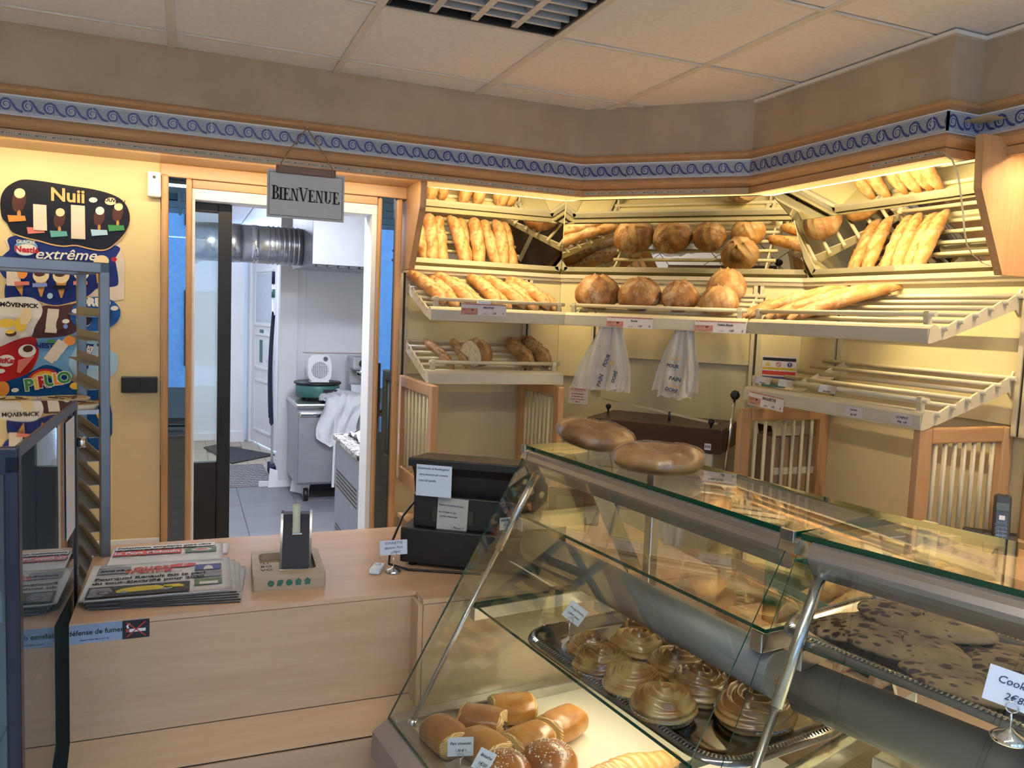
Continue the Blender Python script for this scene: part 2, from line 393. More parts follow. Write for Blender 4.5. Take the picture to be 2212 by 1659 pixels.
# tiles wrap round the corners as cut pieces
q = offset(path, .006)
carry = -(1.675+.507) % .2
def cut_tile(x0, x1):
    bm = bmesh.new(); me = mtm.copy(); bm.from_mesh(me)
    for co, no in (((x0, 0, 0), (-1, 0, 0)), ((x1, 0, 0), (1, 0, 0))):
        bmesh.ops.bisect_plane(bm, geom=bm.verts[:]+bm.edges[:]+bm.faces[:], plane_co=co, plane_no=no, clear_outer=True)
    bm.to_mesh(me); bm.free(); return me
s0 = -(-.507-(-2.2)) % .2       # distance of the first joint along the path
pos = -((.2-((-.507+2.2) % .2)) % .2)
for k in range(len(path)-1):
    a, b = q[k], q[k+1]; ln = (b-a).length; t = (b-a).normalized(); ang = math.atan2(t.y, t.x)
    if k == 4: ln = 1.2
    while pos < ln-1e-4:
        x0, x1 = max(0, -pos), min(.2, ln-pos)
        me = mtm if (x0 < 1e-4 and x1 > .2-1e-4) else cut_tile(x0, x1)
        o = inst('mosaic_tile', me, bm_, Matrix.Translation((a.x+t.x*pos, a.y+t.y*pos, .626)) @ Matrix.Rotation(ang, 4, 'Z'))
        if pos+.2 > ln: break
        pos += .2
    pos = pos-ln if pos < ln else 0.0
# ---------------------------------------------------------------- bread niche: panels, uprights, mirrors
ni = struct('wall_niche')
uu = (Rc-Lc).normalized(); nin = Vector((uu.y, -uu.x))
frames = {'left': (Vector((.967, 3.69)), 0.0), 'middle': (Lc, math.atan2(uu.y, uu.x)), 'right': (Vector((2.55, 2.66)), -pi/2)}
def FM(fr, z=0):
    o, a = frames[fr]; return Matrix.Translation((o.x, o.y, z)) @ Matrix.Rotation(a, 4, 'Z')
def F(fr, s, d, z):   # along the wall, out from the wall, height
    o, a = frames[fr]; return Vector((o.x+math.cos(a)*s+math.sin(a)*d, o.y+math.sin(a)*s-math.cos(a)*d, z))
spans = {'left': [(-.02, .61), (.635, .803)], 'middle': [(0, .185), (.215, .965), (.995, 1.176)], 'right': [(-.15, .055), (.085, .868)]}
lens = {'left': (-.03, .803), 'middle': (0, 1.176), 'right': (-.15, .90)}
for fr in frames:
    M = FM(fr)
    for k, (a, b) in enumerate(spans[fr]):
        zb = -.19 if (fr == 'middle' and k == 1) else -.30
        MB(M).bbox(a, b, .0, .012, zb, .178, .0015).build('niche_panel', M_['cream'], ni)
    a, b = lens[fr]
    MB(M).box(a-(.03 if fr != 'left' else 0), b+(.03 if fr != 'right' else 0), .02, .03, FLOOR, .66).build('niche_back', M_['olive'], ni)
    # ledge under the mirrors
    pr = [(0, .176), (-.014, .176), (-.020, .190), (-.026, .194), (-.026, .212), (0, .212)]
    MB(M).prism(pr, (a, 0, 0), (0, 1, 0), (0, 0, 1), (b-a, 0, 0)).build('mirror_ledge', M_['metal'], ni)
    for s_ in {'left': (-.012, .622), 'middle': (.20, .98), 'right': (.07, .885)}[fr]:
        up = MB(M).box(s_-.022, s_-.006, -.012, .014, -.335, .176); up.box(s_+.006, s_+.022, -.012, .014, -.335, .176)
        o = up.build('slotted_upright', M_['metal'], ni)
        MB(M).box(s_-.006, s_+.006, -.004, .014, -.335, .176).build('slot', M_['slot'], o)
E1, Z1, E2, Z2 = .130, .450, .312, .531     # the two mirror bands lean forward
def niche_corner(which, e):
    if which == 'L': return Vector((1.77-.45*e, 3.69-e))
    return Vector((2.55-e, 2.81-.38*e))
for k, (ea, za, eb, zb) in enumerate(((-.020, .213, E1, Z1), (E1, Z1, E2, Z2))):
    g = .0015
    La, Lb, Ra, Rb = niche_corner('L', ea), niche_corner('L', eb), niche_corner('R', ea), niche_corner('R', eb)
    quads = [[(.955, 3.69-ea, za), (La.x-g, La.y, za), (Lb.x-g, Lb.y, zb), (.955, 3.69-eb, zb)],
             [(La.x+g, La.y-g, za), (Ra.x-g, Ra.y+g, za), (Rb.x-g, Rb.y+g, zb), (Lb.x+g, Lb.y-g, zb)],
             [(Ra.x, Ra.y-g, za), (2.55-ea, 1.78, za), (2.55-eb, 1.78, zb), (Rb.x, Rb.y-g, zb)]]
    for qd in quads:
        p = [Vector(c) for c in qd]; n = (p[1]-p[0]).cross(p[3]-p[0]).normalized()
        if k == 0: p[2] -= (p[2]-p[1]).normalized()*.002; p[3] -= (p[3]-p[0]).normalized()*.002
        back = [c-n*.004 for c in p]
        mbx = MB(); mbx.add(p, [(0, 1, 2, 3)], 0); mbx.add(p+back, [(7, 6, 5, 4), (0, 4, 5, 1), (1, 5, 6, 2), (2, 6, 7, 3), (3, 7, 4, 0)], 1)
        mbx.build('mirror_panel', [M_['mirror'], M_['slot']], ni)
# side cheeks of the niche: a board that tapers back towards the ledge
def cheek(x0, x1, yb, pts, name):
    return MB().prism(pts, (x0, 0, 0), (0, 1, 0), (0, 0, 1), (x1-x0, 0, 0)).build(name, M_['honey_z'], ni)
cheek(.925, .952, 0, [(3.69, .185), (3.50, .185), (3.345, .44), (3.33, .60), (3.57, .60), (3.69, .60)], 'side_cheek')
MB().prism([(2.55, .185), (2.36, .185), (2.235, .44), (2.225, .60), (2.55, .60)], (0, 1.745, 0), (1, 0, 0), (0, 0, 1), (0, .027, 0)).build('side_cheek', M_['honey_z'], ni)
# wood posts and mirror strips at both sides of the niche and the door
door = struct('door_1')
def post(x0, x1, y0, y1, z0, z1, m='honey_z', par=None, nm='post'): return MB().bbox(x0, x1, y0, y1, z0, z1, .008).build(nm, M_[m], par or door)
post(-.087, -.060, YW-.022, YW+.10, FLOOR, .505); post(.005, .028, YW-.022, YW+.10, FLOOR, .497)
post(.795, .812, YW-.022, YW+.10, FLOOR, .492); post(.876, .905, YW-.022, YW+.10, FLOOR, .492)
for a, b in ((-.060, .005), (.812, .876)):
    o = MB().box(a, b, YW+.004, YW+.01, FLOOR, .50).build('mirror_strip', M_['darkmirror'], door)
MB().bbox(-.09, .925, YW-.012, YW+.10, .497, .549, .003).build('door_head', M_['honey'], door)
MB().bbox(.028, .795, YW, YW+.10, .462, .497, .003).build('door_head', M_['honey'], door)
MB().bbox(.028, .795, YW+.006, YW+.14, .418, .462, .002).build('white_lintel', M_['white'], door)
for a, b in ((.028, .040), (.772, .795)): MB().bbox(a, b, YW+.006, YW+.16, FLOOR, .418, .002).build('white_jamb', M_['white'], door)
# the right end of the niche: pole and mirror strip
nr = struct('trim_4')
MB().bbox(2.545, 2.59, 1.70, 1.745, FLOOR, .60, .012).build('niche_pole', M_['honey_z'], nr)
MB().box(2.56, 2.566, 1.48, 1.70, FLOOR, .55).build('mirror_strip', M_['darkmirror'], nr)
MB().box(2.57, 2.62, -2.4, 1.745, FLOOR, CEIL).build('side_panel', M_['yellow'], nr)
# white cable trunking low on the door wall
MB().bbox(-1.2, -.09, YW-.012, YW, -1.06, -.985, .003).build('trim_5', M_['white'])['kind'] = 'structure'
# shop front behind the camera: windows to the street
sf = struct('wall_front')
for b in ((-2.2, 2.9, -2.42, -2.36, FLOOR, -.95), (-2.2, 2.9, -2.42, -2.36, .98, CEIL+.03), (-2.2, -1.75, -2.42, -2.36, -.95, .98), (.6, .85, -2.42, -2.36, -.95, .98), (2.6, 2.9, -2.42, -2.36, -.95, .98)):
    MB().box(*b).build('front_panel', M_['white'], sf)
for n_, (a, b) in enumerate(((-1.75, .6), (.85, 2.6))):
    w_ = struct('window_%d' % (n_+1))
    MB().box(a, b, -2.395, -2.389, -.95, .98).build('pane', M_['glass'], w_)
    for xx in (a, (a+b)/2-.02, b-.04): MB().box(xx, xx+.04, -2.40, -2.35, -.95, .98).build('frame_bar', M_['blackmetal'], w_)
# street facade opposite
st = struct('trim_6'); M_['facade'] = plain('pale_facade', (.45, .52, .62), .9); M_['pave'] = plain('pale_pavement', (.42, .41, .40), .9)
MB().box(-6, 7, -9.3, -9.0, FLOOR-.3, 5).build('street_facade', M_['facade'], st)
for x in (-4, -2, 0, 2, 4):
    for z in (-.6, 2.0): MB().box(x, x+.9, -9.0, -8.96, z-.6, z+.8).build('street_window', M_['slot'], st)
MB().box(-6, 7, -9, -2.45, FLOOR-.1, FLOOR-.02).build('pavement', M_['pave'], st)
# ceiling luminaires with louvres
M_['louvre'] = plain('louvre_metal', (.62, .67, .73), .35, .25, var=.06); M_['warmtube'] = plain('lit_warm_tube', (1, 1, 1), .5, emit=((1, .93, .82), 26.0)); M_['tubelamp'] = plain('lit_tube', (1, 1, 1), .5, emit=((1, .97, .94), 26.0)); M_['offtube'] = plain('unlit_tube', (.75, .76, .78), .4)
def luminaire(i, j, lit, label):
    x, y = gxo+i*T, gyo-(j+1)*T
    t = thing('ceiling_light', label, 'ceiling light', (x, y, CEIL))
    fr = MB()
    for b in ((.016, .584, .016, .024), (.016, .584, .576, .584), (.016, .024, .016, .584), (.576, .584, .016, .584)): fr.box(b[0], b[1], b[2], b[3], .002, .07)
    fr.build('frame', M_['blackmetal'], t)
    MB().box(.016, .584, .016, .584, .066, .07).build('back_plate', M_['louvre'], t)
    for k in range(1, 4): MB().prism([(-.004, .06), (.004, .06), (.012, .004), (-.012, .004)][::-1], (.024+k*.138, .024, 0), (1, 0, 0), (0, 0, 1), (0, .552, 0)).build('louvre_blade', M_['louvre'], t)
    bl = MB().prism([(-.0015, .058), (.0015, .058), (.007, .006), (-.007, .006)][::-1], (.024, 0, 0), (0, 1, 0), (0, 0, 1), (.552, 0, 0)).mesh('louvre_blade', M_['louvre'])
    for k in range(1, 9): inst('louvre_blade', bl, t, Matrix.Translation((0, .024+k*.0615, 0)))
    for k in range(4): MB().tube([(.093+k*.138, .03, .052), (.093+k*.138, .57, .052)], .008, 8).build('tube', M_['tubelamp' if lit else 'offtube'], t)
luminaire(1, 1, False, 'square recessed ceiling light with a grid of grey louvres')
luminaire(-2, 2, True, 'lit louvred ceiling light above the glass cabinet')
luminaire(2, 6, True, 'lit louvred ceiling light above the customer side')
wl = thing('tube_lamp', 'long warm tube lamp under the ceiling above the customer side', 'lamp', (-.075, .33, CEIL)); MB().bbox(-1.26, 1.26, -.03, .03, -.030, -.001, .004).build('casing', M_['white'], wl); MB().tube([(-1.23, 0, -.038), (1.23, 0, -.038)], .008, 10).build('tube', M_['warmtube'], wl)
luminaire(-1, 6, True, 'lit louvred ceiling light nearest the street window')
# ---------------------------------------------------------------- the back kitchen seen through the doorway
M_['greytile'] = plain('grey_floor_tile', (.20, .20, .21), .45, var=.10, scale=3); M_['terra'] = plain('sand_floor_tile', (.42, .36, .27), .5, var=.12, scale=4)
M_['rubber'] = plain('dark_rubber_mat', (.045, .045, .05), .9, var=.25, scale=60); M_['tread'] = plain('grey_metal_tread', (.30, .29, .28), .5, .3, var=.1)
M_['steelk'] = plain('kitchen_steel', (.40, .40, .42), .42, .75, var=.06, scale=8)
M_['navy'] = plain('navy_cloth', (.012, .014, .05), .9, var=.25); M_['cloth'] = plain('white_cloth', (.62, .62, .64), .9, var=.05)
M_['green'] = plain('green_enamel', (.05, .16, .13), .4); M_['greydark'] = plain('dark_grey_panel', (.10, .10, .11), .5)
kf = struct('floor')
MB().box(-1.4, 2.6, YW+.17, 10.4, FLOOR-.06, FLOOR-.004).build('grout_bed', M_['grout'], kf)
g1 = MB().bbox(.003, .437, .003, .437, -.01, 0, .002).mesh('grey_floor_tile', M_['greytile'])
for i in range(9):
    for j in range(9):
        if YW+.18+j*.44 < 7.3: inst('floor_tile', g1, kf, Matrix.Translation((-1.4+i*.44+.08, YW+.17+j*.44, FLOOR)))
g2 = MB().bbox(.002, .188, .002, .188, -.01, 0, .002).mesh('sand_floor_tile', M_['terra']); g3 = g2.copy(); g3.materials[0] = M_['greydark']
random.seed(4)
for i in range(11):
    for j in range(16): inst('floor_tile', g3 if random.random() < .08 else g2, kf, Matrix.Translation((-.9+i*.19, 7.57+j*.19, FLOOR)))
def kwall(name, *b, m='kwall'): o = MB().box(*b).build(name, M_[m]); o['kind'] = 'structure'; return o
kwall('wall_kitchen_left', -1.45, -1.4, YW+.16, 10.4, FLOOR, .93)
kwall('wall_kitchen_far', -1.4, .78, 10.12, 10.2, FLOOR, .93)
kwall('wall_kitchen_right', 2.6, 2.65, 3.9, 7.5, FLOOR, .93)
kr = struct('wall_kitchen_back')
MB().box(.80, 2.6, 7.46, 7.62, FLOOR, .93).build('wall_panel', M_['kwall'], kr)
MB().bbox(.795, .95, 7.43, 7.46, FLOOR, .93, .004).build('corner_strip', M_['white'], kr)
for x in (1.02, 1.95): MB().box(x, x+.006, 7.455, 7.46, FLOOR, .93).build('panel_joint', M_['tbar'], kr)
MB().bbox(1.0, 2.6, 7.44, 7.46, -.42, -.41, .002).build('panel_joint', M_['tbar'], kr)
MB().box(1.02, 1.1, 7.62, 9.2, FLOOR, .93).build('side_panel', M_['kwall'], kr)
for a, b, y0 in ((.36, .47, 10.06), (.50, .66, 9.98)): kwall('wall_column', a, b, y0, 10.12, FLOOR, .93, m='white')
bb2 = MB(); bb2.bbox(-1.4, .36, 10.10, 10.12, FLOOR, FLOOR+.09, .004).build('baseboard_far', M_['white'])['kind'] = 'structure'
for a, b, y0 in ((.35, .48, 10.04), (.49, .67, 9.96)): MB().bbox(a, b, y0, 10.0+.06, FLOOR, FLOOR+.13, .004).build('baseboard_column', M_['white'])['kind'] = 'structure'
# broken plinth at the wall corner
pl = thing('wall_plinth', 'broken white plinth coming away from the kitchen wall corner', 'plinth', (.85, 7.35, FLOOR))
MB().prism([(0, 0), (.30, -.06), (.30, .06), (.02, .16)], (-.14, .06, .0), (1, 0, 0), (0, .35, 1), (0, .012, .004)).build('plinth_board', M_['white'], pl)
MB().prism([(0, .02), (.18, .0), (.22, .14), (.06, .30)], (.02, -.22, .0), (.75, -.5, 0), (0, .2, 1), (.008, .01, 0)).build('plinth_board', M_['white'], pl)
MB().bbox(-.22, .12, .09, .11, 0, .05, .004).build('plinth_board', M_['white'], pl)
kc = struct('ceiling_kitchen')
for i in range(4):
    for j in range(7): MB().bbox(-1.4+i+.006, -1.4+i+.994, YW+.17+j+.006, YW+.17+j+.994, .905, .93, .004).build('ceiling_panel', M_['kwall'], kc)
MB().box(-1.4, 2.6, YW+.17, 10.5, .925, .94).build('ceiling_slab', M_['tbar'], kc)
# panelled door in the far corner
dr = struct('door_2', loc=(.75, 10.0, FLOOR)); dr.rotation_euler = (0, 0, math.atan2(-.85, .20)); WORLD[dr.name] = Matrix.Translation((.75, 10, FLOOR)) @ Matrix.Rotation(dr.rotation_euler[2], 4, 'Z')
MB().bbox(0, .87, 0, .04, .02, 2.16, .004).build('door_leaf', M_['white'], dr)
for z0, z1 in ((.16, .78), (.90, 1.32), (1.40, 2.05)):
    f_ = MB()
    for b in ((.12, .75, z0, z0+.03), (.12, .75, z1-.03, z1), (.12, .15, z0, z1), (.72, .75, z0, z1)): f_.bbox(b[0], b[1], -.012, 0, b[2], b[3], .004)
    f_.build('panel_moulding', M_['white'], dr)
MB().box(.16, .71, -.004, 0, 1.45, 2.0).build('door_pane', M_['louvre'], dr)
MB().tube([(.80, 0, 1.02), (.80, -.05, 1.02), (.68, -.05, 1.02)], .012, 8).build('door_handle', M_['chrome'], dr)
for z0, z1, w in ((1.30, 1.36, .12), (.98, 1.24, .09)): MB().box(.30, .30+w, -.006, 0, z0, z1).build('notice', M_['green'], dr)
MB().bbox(-.09, 0, -.03, .05, 0, 2.25, .004).build('door_frame', M_['white'], dr); MB().bbox(-.09, .96, -.03, .05, 2.18, 2.26, .004).build('door_frame', M_['white'], dr)
# sliding black door leaf with a glass pane
sd = struct('door_3')
y0, y1 = YW+.075, YW+.115
MB().bbox(.133, .187, y0, y1, FLOOR+.01, .415, .003).build('stile', M_['blackmetal'], sd)
MB().bbox(-.60, -.545, y0, y1, FLOOR+.01, .415, .003).build('stile', M_['blackmetal'], sd)
MB().bbox(-.545, .133, y0, y1, .378, .415, .003).build('top_rail', M_['blackmetal'], sd)
MB().bbox(-.545, .133, y0+.004, y1-.004, FLOOR+.01, -.69, .003).build('lower_panel', M_['blackmetal'], sd)
MB().box(-.545, .133, y0+.015, y0+.021, -.69, .378).build('pane', M_['glass'], sd)
MB().bbox(.150, .162, y0-.008, y0, -.56, -.44, .003).build('pull_handle', M_['blackmetal'], sd)
# ventilation hood and duct
M_['hoodw'] = plain('pale_hood_steel', (.52, .54, .58), .35, .2, var=.04)
hd = thing('extractor_hood', 'boxy white and steel extractor hood above the steel cupboard', 'hood', (1.4, 6.6, .31))
MB().bbox(-.535, .9, -.60, -.59, 0, .60, .003).build('front_panel', M_['hoodw'], hd)
MB().bbox(-.535, -.525, -.59, .6, 0, .60, .003).build('side_panel', M_['steelk'], hd)
MB().box(-.525, .9, -.58, .6, .004, .02).build('underside', M_['steelk'], hd)
for k in range(14): MB().bbox(-.50+k*.08, -.46+k*.08, -.585, -.50, -.018, .004, .003).build('filter_tab', M_['greydark'], hd)
du = thing('ventilation_duct', 'round galvanised duct running into the extractor hood', 'duct', (.5, 6.6, .465))
MB().tube([(-.10, 0, 0), (.36, 0, 0)], .146, 28).build('pipe', M_['steel'], du)
rib = MB()
for k in range(7): rib.tube([(.10+k*.037, 0, 0), (.104+k*.037, 0, 0), (.112+k*.037, 0, 0), (.116+k*.037, 0, 0)], [.147, .152, .152, .147], 28, cap=False)
rib.build('rib', M_['steel'], du)
MB().tube([(-.02, 0, 0), (.03, 0, 0)], .151, 28).build('foil_tape', M_['chrome'], du)
MB().tube([(-.10, 0, 0), (-.22, 0, 0)], .150, 28).build('collar', M_['steel'], du)
MB().tube([(-.22, 0, 0), (-.33, .03, 0), (-.41, .10, 0), (-.45, .22, 0), (-.46, .9, 0)], .147, 28).build('elbow', M_['steel'], du)
# refrigerated steel table on castors
tb = thing('fridge_table', 'stainless steel refrigerated table on castors in the kitchen', 'table', (1.38, 7.07, FLOOR))
MB().bbox(-.51, .80, -.30, .32, .15, .80, .005).build('cabinet_body', M_['steelk'], tb)
MB().bbox(-.52, .82, -.335, .33, .80, .84, .012).build('worktop', M_['steel'], tb)
for a, b in ((-.495, .09), (.11, .70)):
    d = MB().bbox(a, b, -.325, -.30, .17, .775, .006).build('door', M_['steelk'], tb)
    MB().bbox(a+.01, b-.01, -.345, -.325, .735, .765, .006).build('handle', M_['chrome'], d)
for x in (-.42, .68):
    for y in (-.24, .24):
        w = MB().tube([(x-.018, y, .055), (x+.018, y, .055)], .055, 18).build('castor_wheel', M_['black'], tb)
        f_ = MB(); f_.prism([(-.03, .15), (.05, .15), (.012, .05), (-.012, .05)], (x-.026, y-.01, 0), (0, 1, 0), (0, 0, 1), (.004, 0, 0)); f_.prism([(-.03, .15), (.05, .15), (.012, .05), (-.012, .05)], (x+.022, y-.01, 0), (0, 1, 0), (0, 0, 1), (.004, 0, 0)); f_.box(x-.03, x+.03, y-.04, y+.04, .14, .15)
        f_.build('castor_fork', M_['steel'], w)
TT = FLOOR+.84
# shop scale, fan heater, coffee machine, apron and sandwich on the table
sc_ = thing('kitchen_scale', 'round green scale with a black plate on the steel table', 'scale', (1.09, 7.12, TT))
MB().lathe([(.0, .02), (.17, .02), (.185, .035), (.19, .12), (.18, .135), (0, .135)], n=28).build('body', M_['green'], sc_)
MB().lathe([(0, .136), (.20, .136), (.205, .145), (.20, .156), (0, .156)], n=28).build('plate', M_['black'], sc_)
for a in (.8, 2.4, 3.9, 5.5): MB().lathe([(.018, 0), (.018, .022)], (.14*math.cos(a), .14*math.sin(a), 0), 10).build('foot', M_['black'], sc_)
MB().box(.02, .15, -.197, -.185, .04, .10).build('display', M_['black'], sc_)
fh = thing('fan_heater', 'small white fan heater standing on the green scale', 'heater', (1.095, 7.08, TT+.156))
pts = []
for k in range(24):
    a = 2*pi*k/24; c, s_ = math.cos(a), math.sin(a); pts.append((.10*abs(c)**.55*(1 if c > 0 else -1)*(1.0-.06*s_), .122+.120*abs(s_)**.6*(1 if s_ > 0 else -1)))
MB().prism(pts, (0, -.05, 0), (1, 0, 0), (0, 0, 1), (0, .10, 0), smooth=True).build('housing', M_['white'], fh)
MB().prism([(.072*math.cos(2*pi*k/28), .105+.072*math.sin(2*pi*k/28)) for k in range(28)], (0, -.052, 0), (1, 0, 0), (0, 0, 1), (0, .002, 0)).build('grille_recess', M_['greydark'], fh)
gr = MB()
for k in range(-6, 7):
    z = .105+k*.0105; h = math.sqrt(max(0, .0715**2-(k*.0105)**2)); gr.box(-h, h, -.056, -.053, z-.0022, z+.0022)
for k in range(-4, 5):
    x = k*.0155; h = math.sqrt(max(0, .0715**2-x*x)); gr.box(x-.0016, x+.0016, -.0575, -.0555, .105-h, .105+h)
gr.build('grille', M_['white'], fh)
MB().tube([(.045, -.05, .205), (.045, -.066, .205)], .018, 16).build('knob', M_['greydark'], fh)
MB().box(-.08, .08, -.055, .055, -.0, .008).build('foot', M_['white'], fh)
cm_ = thing('coffee_machine', 'silver espresso machine at the right end of the steel table', 'coffee machine', (1.52, 7.2, TT))
M_['silver'] = plain('silver_plastic', (.50, .51, .53), .3, .5)
MB().bbox(-.14, .12, .02, .14, 0, .38, .02).build('body', M_['silver'], cm_); MB().bbox(-.135, .115, -.14, .03, .26, .385, .02).build('head', M_['silver'], cm_)
MB().prism([(-.17, 0), (.03, 0), (.03, .14), (-.12, .13)], (-.145, 0, 0), (0, 1, 0), (0, 0, 1), (.27, 0, 0)).build('drip_base', M_['silver'], cm_)
MB().tube([(-.05, -.14, .32), (-.05, -.16, .32)], .032, 20).build('dial', M_['black'], cm_)
MB().lathe([(.0, .20), (.035, .20), (.04, .24), (.04, .262)], (-.05, -.08, 0), 16).build('group_head', M_['chrome'], cm_); MB().tube([(-.05, -.08, .205), (-.05, -.10, .185)], .012, 8).build('spout', M_['chrome'], cm_)
def cloth(fn, n=22, m=22): return [[fn(i/(n-1), j/(m-1)) for j in range(m)] for i in range(n)]
ap = thing('white_apron', 'crumpled white apron hanging over the edge of the steel table', 'apron', (1.24, 6.85, TT))
def fa(u_, v_):
    x = -.17+.36*u_+.05*math.sin(v_*5); ff = .018*math.sin(u_*17+v_*5)+.012*math.sin(u_*31-v_*9)
    L_ = v_*.62*(1-.35*abs(u_-.35)); y = .10-L_
    if y > -.145: return (x*(1+.2*v_), y, .02+.03*math.sin(u_*pi)*(1-v_)*1.6+abs(ff)+.012)
    dn = -.145-y; return (x*(1-.35*dn)-.02, -.155-.012-ff*.8, .014-dn)
MB().sheet(cloth(fa), 0, .003).build('apron_cloth', M_['cloth'], ap)
for x, l in ((-.075, .60), (.09, .56)):
    MB().prism([(0, 0), (.016, 0), (.010, -l), (-.012, -l)], (x, -.176, -.10), (1, 0, 0), (0, 0, 1), (0, .002, 0)).build('apron_string', M_['cloth'], ap)
MB().sheet(cloth(lambda u_, v_: (-.17+.22*u_, -.05+.2*v_, .02+.05*math.sin(pi*u_)*math.sin(pi*v_)+.01*math.sin(u_*20+v_*14)), 14, 14), 0, .003).build('apron_fold', M_['cloth'], ap)
sw = thing('bread_roll', 'filled bread roll lying at the edge of the steel table', 'roll', (1.40, 6.85, TT))
M_['bun'] = plain('bun_crust', (.62, .36, .12), .5)
MB().lathe([(0, 0), (.055, 0), (.065, .012), (.06, .022), (0, .022)], n=18).build('lower_half', M_['bun'], sw); MB().lathe([(0, .03), (.06, .03), (.064, .042), (.04, .058), (0, .062)], n=18).build('upper_half', M_['bun'], sw)
MB().lathe([(0, .021), (.068, .021), (.068, .031), (0, .031)], n=9).build('filling', M_['yellow'], sw)
# granite counter on the right of the doorway
gc = thing('granite_counter', 'steel counter with a speckled granite top behind the door jamb', 'counter', (1.35, 4.35, FLOOR))
def granite():
    m, nt, b = nodes('speckled_granite'); v = N(nt, 'ShaderNodeTexVoronoi'); v.inputs['Scale'].default_value = 70; nt.links.new(coords(nt), v.inputs['Vector'])
    nt.links.new(ramp(nt, v.outputs['Color'], [(.2, (.06, .05, .05)), (.45, (.30, .27, .25)), (.75, (.55, .52, .50))]), b.inputs['Base Color']); b.inputs['Roughness'].default_value = .2; return m
M_['granite'] = granite()
MB().bbox(-.56, .7, -.48, .22, .90, .93, .004).build('granite_top', M_['granite'], gc); MB().bbox(-.545, .7, -.46, .20, .08, .90, .004).build('body', M_['steelk'], gc)
for x in (-.5, .6):
    for y in (-.4, .15): MB().lathe([(.02, 0), (.02, .09)], (x, y, 0), 10).build('foot', M_['black'], gc)
sl = MB()
for zc, nr_ in ((.73, 5), (.42, 6)):
    for r_ in range(nr_):
        for k in range(20): sl.box(-.5465, -.5445, -.42+k*.029, -.42+k*.029+.02, zc-r_*.022, zc-r_*.022+.009)
sl.build('vent_slots', M_['slot'], gc)['kind'] = 'stuff'
tw = tag(MB().sheet(cloth(lambda u_, v_: (.86+.30*u_, 4.06+.42*v_, FLOOR+.936+.03*abs(math.sin(u_*7+v_*3))+.012*math.sin(v_*17)), 18, 18), 0, .003).build('towel', M_['cloth']), 'white towel lying on the granite counter', 'towel')
# navy apron and broom at the wall corner
na = tag(MB().sheet(cloth(lambda u_, v_: (.78-.02*math.sin(v_*3)-.02*abs(math.sin(u_*9)), 7.70+.30*u_*(.35+.65*v_)-.16*v_*0, .33-.42-1.02*v_-.03*math.sin(u_*5)), 16, 16), 0, .004).build('navy_apron', M_['navy']), 'dark navy apron hanging by the kitchen wall corner', 'apron')
bo = thing('broom', 'white broom handle with a blue tip behind the navy apron', 'broom', (.80, 8.0, FLOOR))
MB().tube([(0, 0, .1), (-.01, 0, 1.85)], .012, 8).build('handle', M_['white'], bo); MB().tube([(-.01, 0, 1.85), (-.01, 0, 1.97)], .016, 8).build('blue_tip', M_['navy'], bo); MB().tube([(-.009, 0, 1.72), (-.009, 0, 1.80)], .018, 8).build('green_sleeve', M_['green'], bo)
MB().bbox(-.03, .03, -.15, .15, 0, .10, .01).build('brush_head', M_['navy'], bo)
# mats on the floor
tag(MB().prism([(.21, 9.59), (.37, 9.77), (.93, 9.0), (.457, 8.57)], (0, 0, FLOOR+.001), (1, 0, 0), (0, 1, 0), (0, 0, .012)).build('rubber_mat', M_['rubber']), 'dark rubber mat in front of the far panelled door', 'mat')
tp = thing('tread_mat', 'grey woven tread mat on the kitchen floor before the dark mat', 'mat', (.56, 7.98, FLOOR))
MB().box(-.20, .20, -.52, .52, .001, .008).build('base', M_['tread'], tp)
wv = MB()
for i in range(13):
    for j in range(8):
        x, y = -.175+j*.05+(.025 if i % 2 else 0), -.48+i*.08
        wv.prism([(-.03, -.012), (-.02, -.018), (.03, .012), (.02, .018)], (min(x, .165), y, .008), (1, 0, 0), (0, 1, 0), (0, 0, .006))
wv.build('tread_ribs', M_['tread'], tp)['kind'] = 'stuff'
# ---------------------------------------------------------------- wooden counter
ZC = -.72
ct_ = thing('sales_counter', 'long beech sales counter with newspapers and cash register on top', 'counter', (.2, 2.2, FLOOR))
M_['edge'] = plain('dark_joint', (.05, .03, .02), .6)
# worktop: stepped front edge
MB().prism([(-.232, 1.94), (.557, 1.94), (.557, 1.872), (1.45, 1.872), (1.45, 2.55), (-.232, 2.55)], (0, 0, ZC-.012), (1, 0, 0), (0, 1, 0), (0, 0, .012)).build('worktop', M_['beech_top'], ct_, True)
MB().box(-.230, 1.45, 1.946, 2.545, ZC-.016, ZC-.012).build('joint_line', M_['edge'], ct_, True)
MB().box(-.232, .557, 1.94, 1.955, -.992, ZC-.0135).build('front_panel', M_['beech'], ct_, True)
MB().box(-.232, -.218, 1.956, 2.55, FLOOR, ZC-.0135).build('end_panel', M_['beech_y'], ct_, True)
MB().box(.545, .557, 1.873, 1.94, -.997, ZC-.0135).build('step_panel', M_['beech_y'], ct_, True)
MB().box(.5585, 1.45, 1.872, 1.886, -1.05, ZC-.0135).build('front_panel', M_['beech'], ct_, True)
MB().box(-.23, .56, 1.943, 1.956, -1.0, -.99).build('joint_line', M_['edge'], ct_, True)
MB().prism([(1.94, -.995), (1.955, -.995), (1.872, -1.055), (1.860, -1.048)], (-.232, 0, 0), (0, 1, 0), (0, 0, 1), (.80, 0, 0)).build('sloping_panel', M_['beech'], ct_, True)
MB().box(-.23, .56, 1.868, 1.88, -1.062, -1.05).build('joint_line', M_['edge'], ct_, True)
MB().box(-.232, .56, 1.862, 1.876, -1.16, -1.055).build('lower_panel', M_['beech'], ct_, True)
MB().tube([(-.232, 1.845, -1.165), (.47, 1.845, -1.165)], .022, 12).build('rounded_rail', M_['honey'], ct_, True)
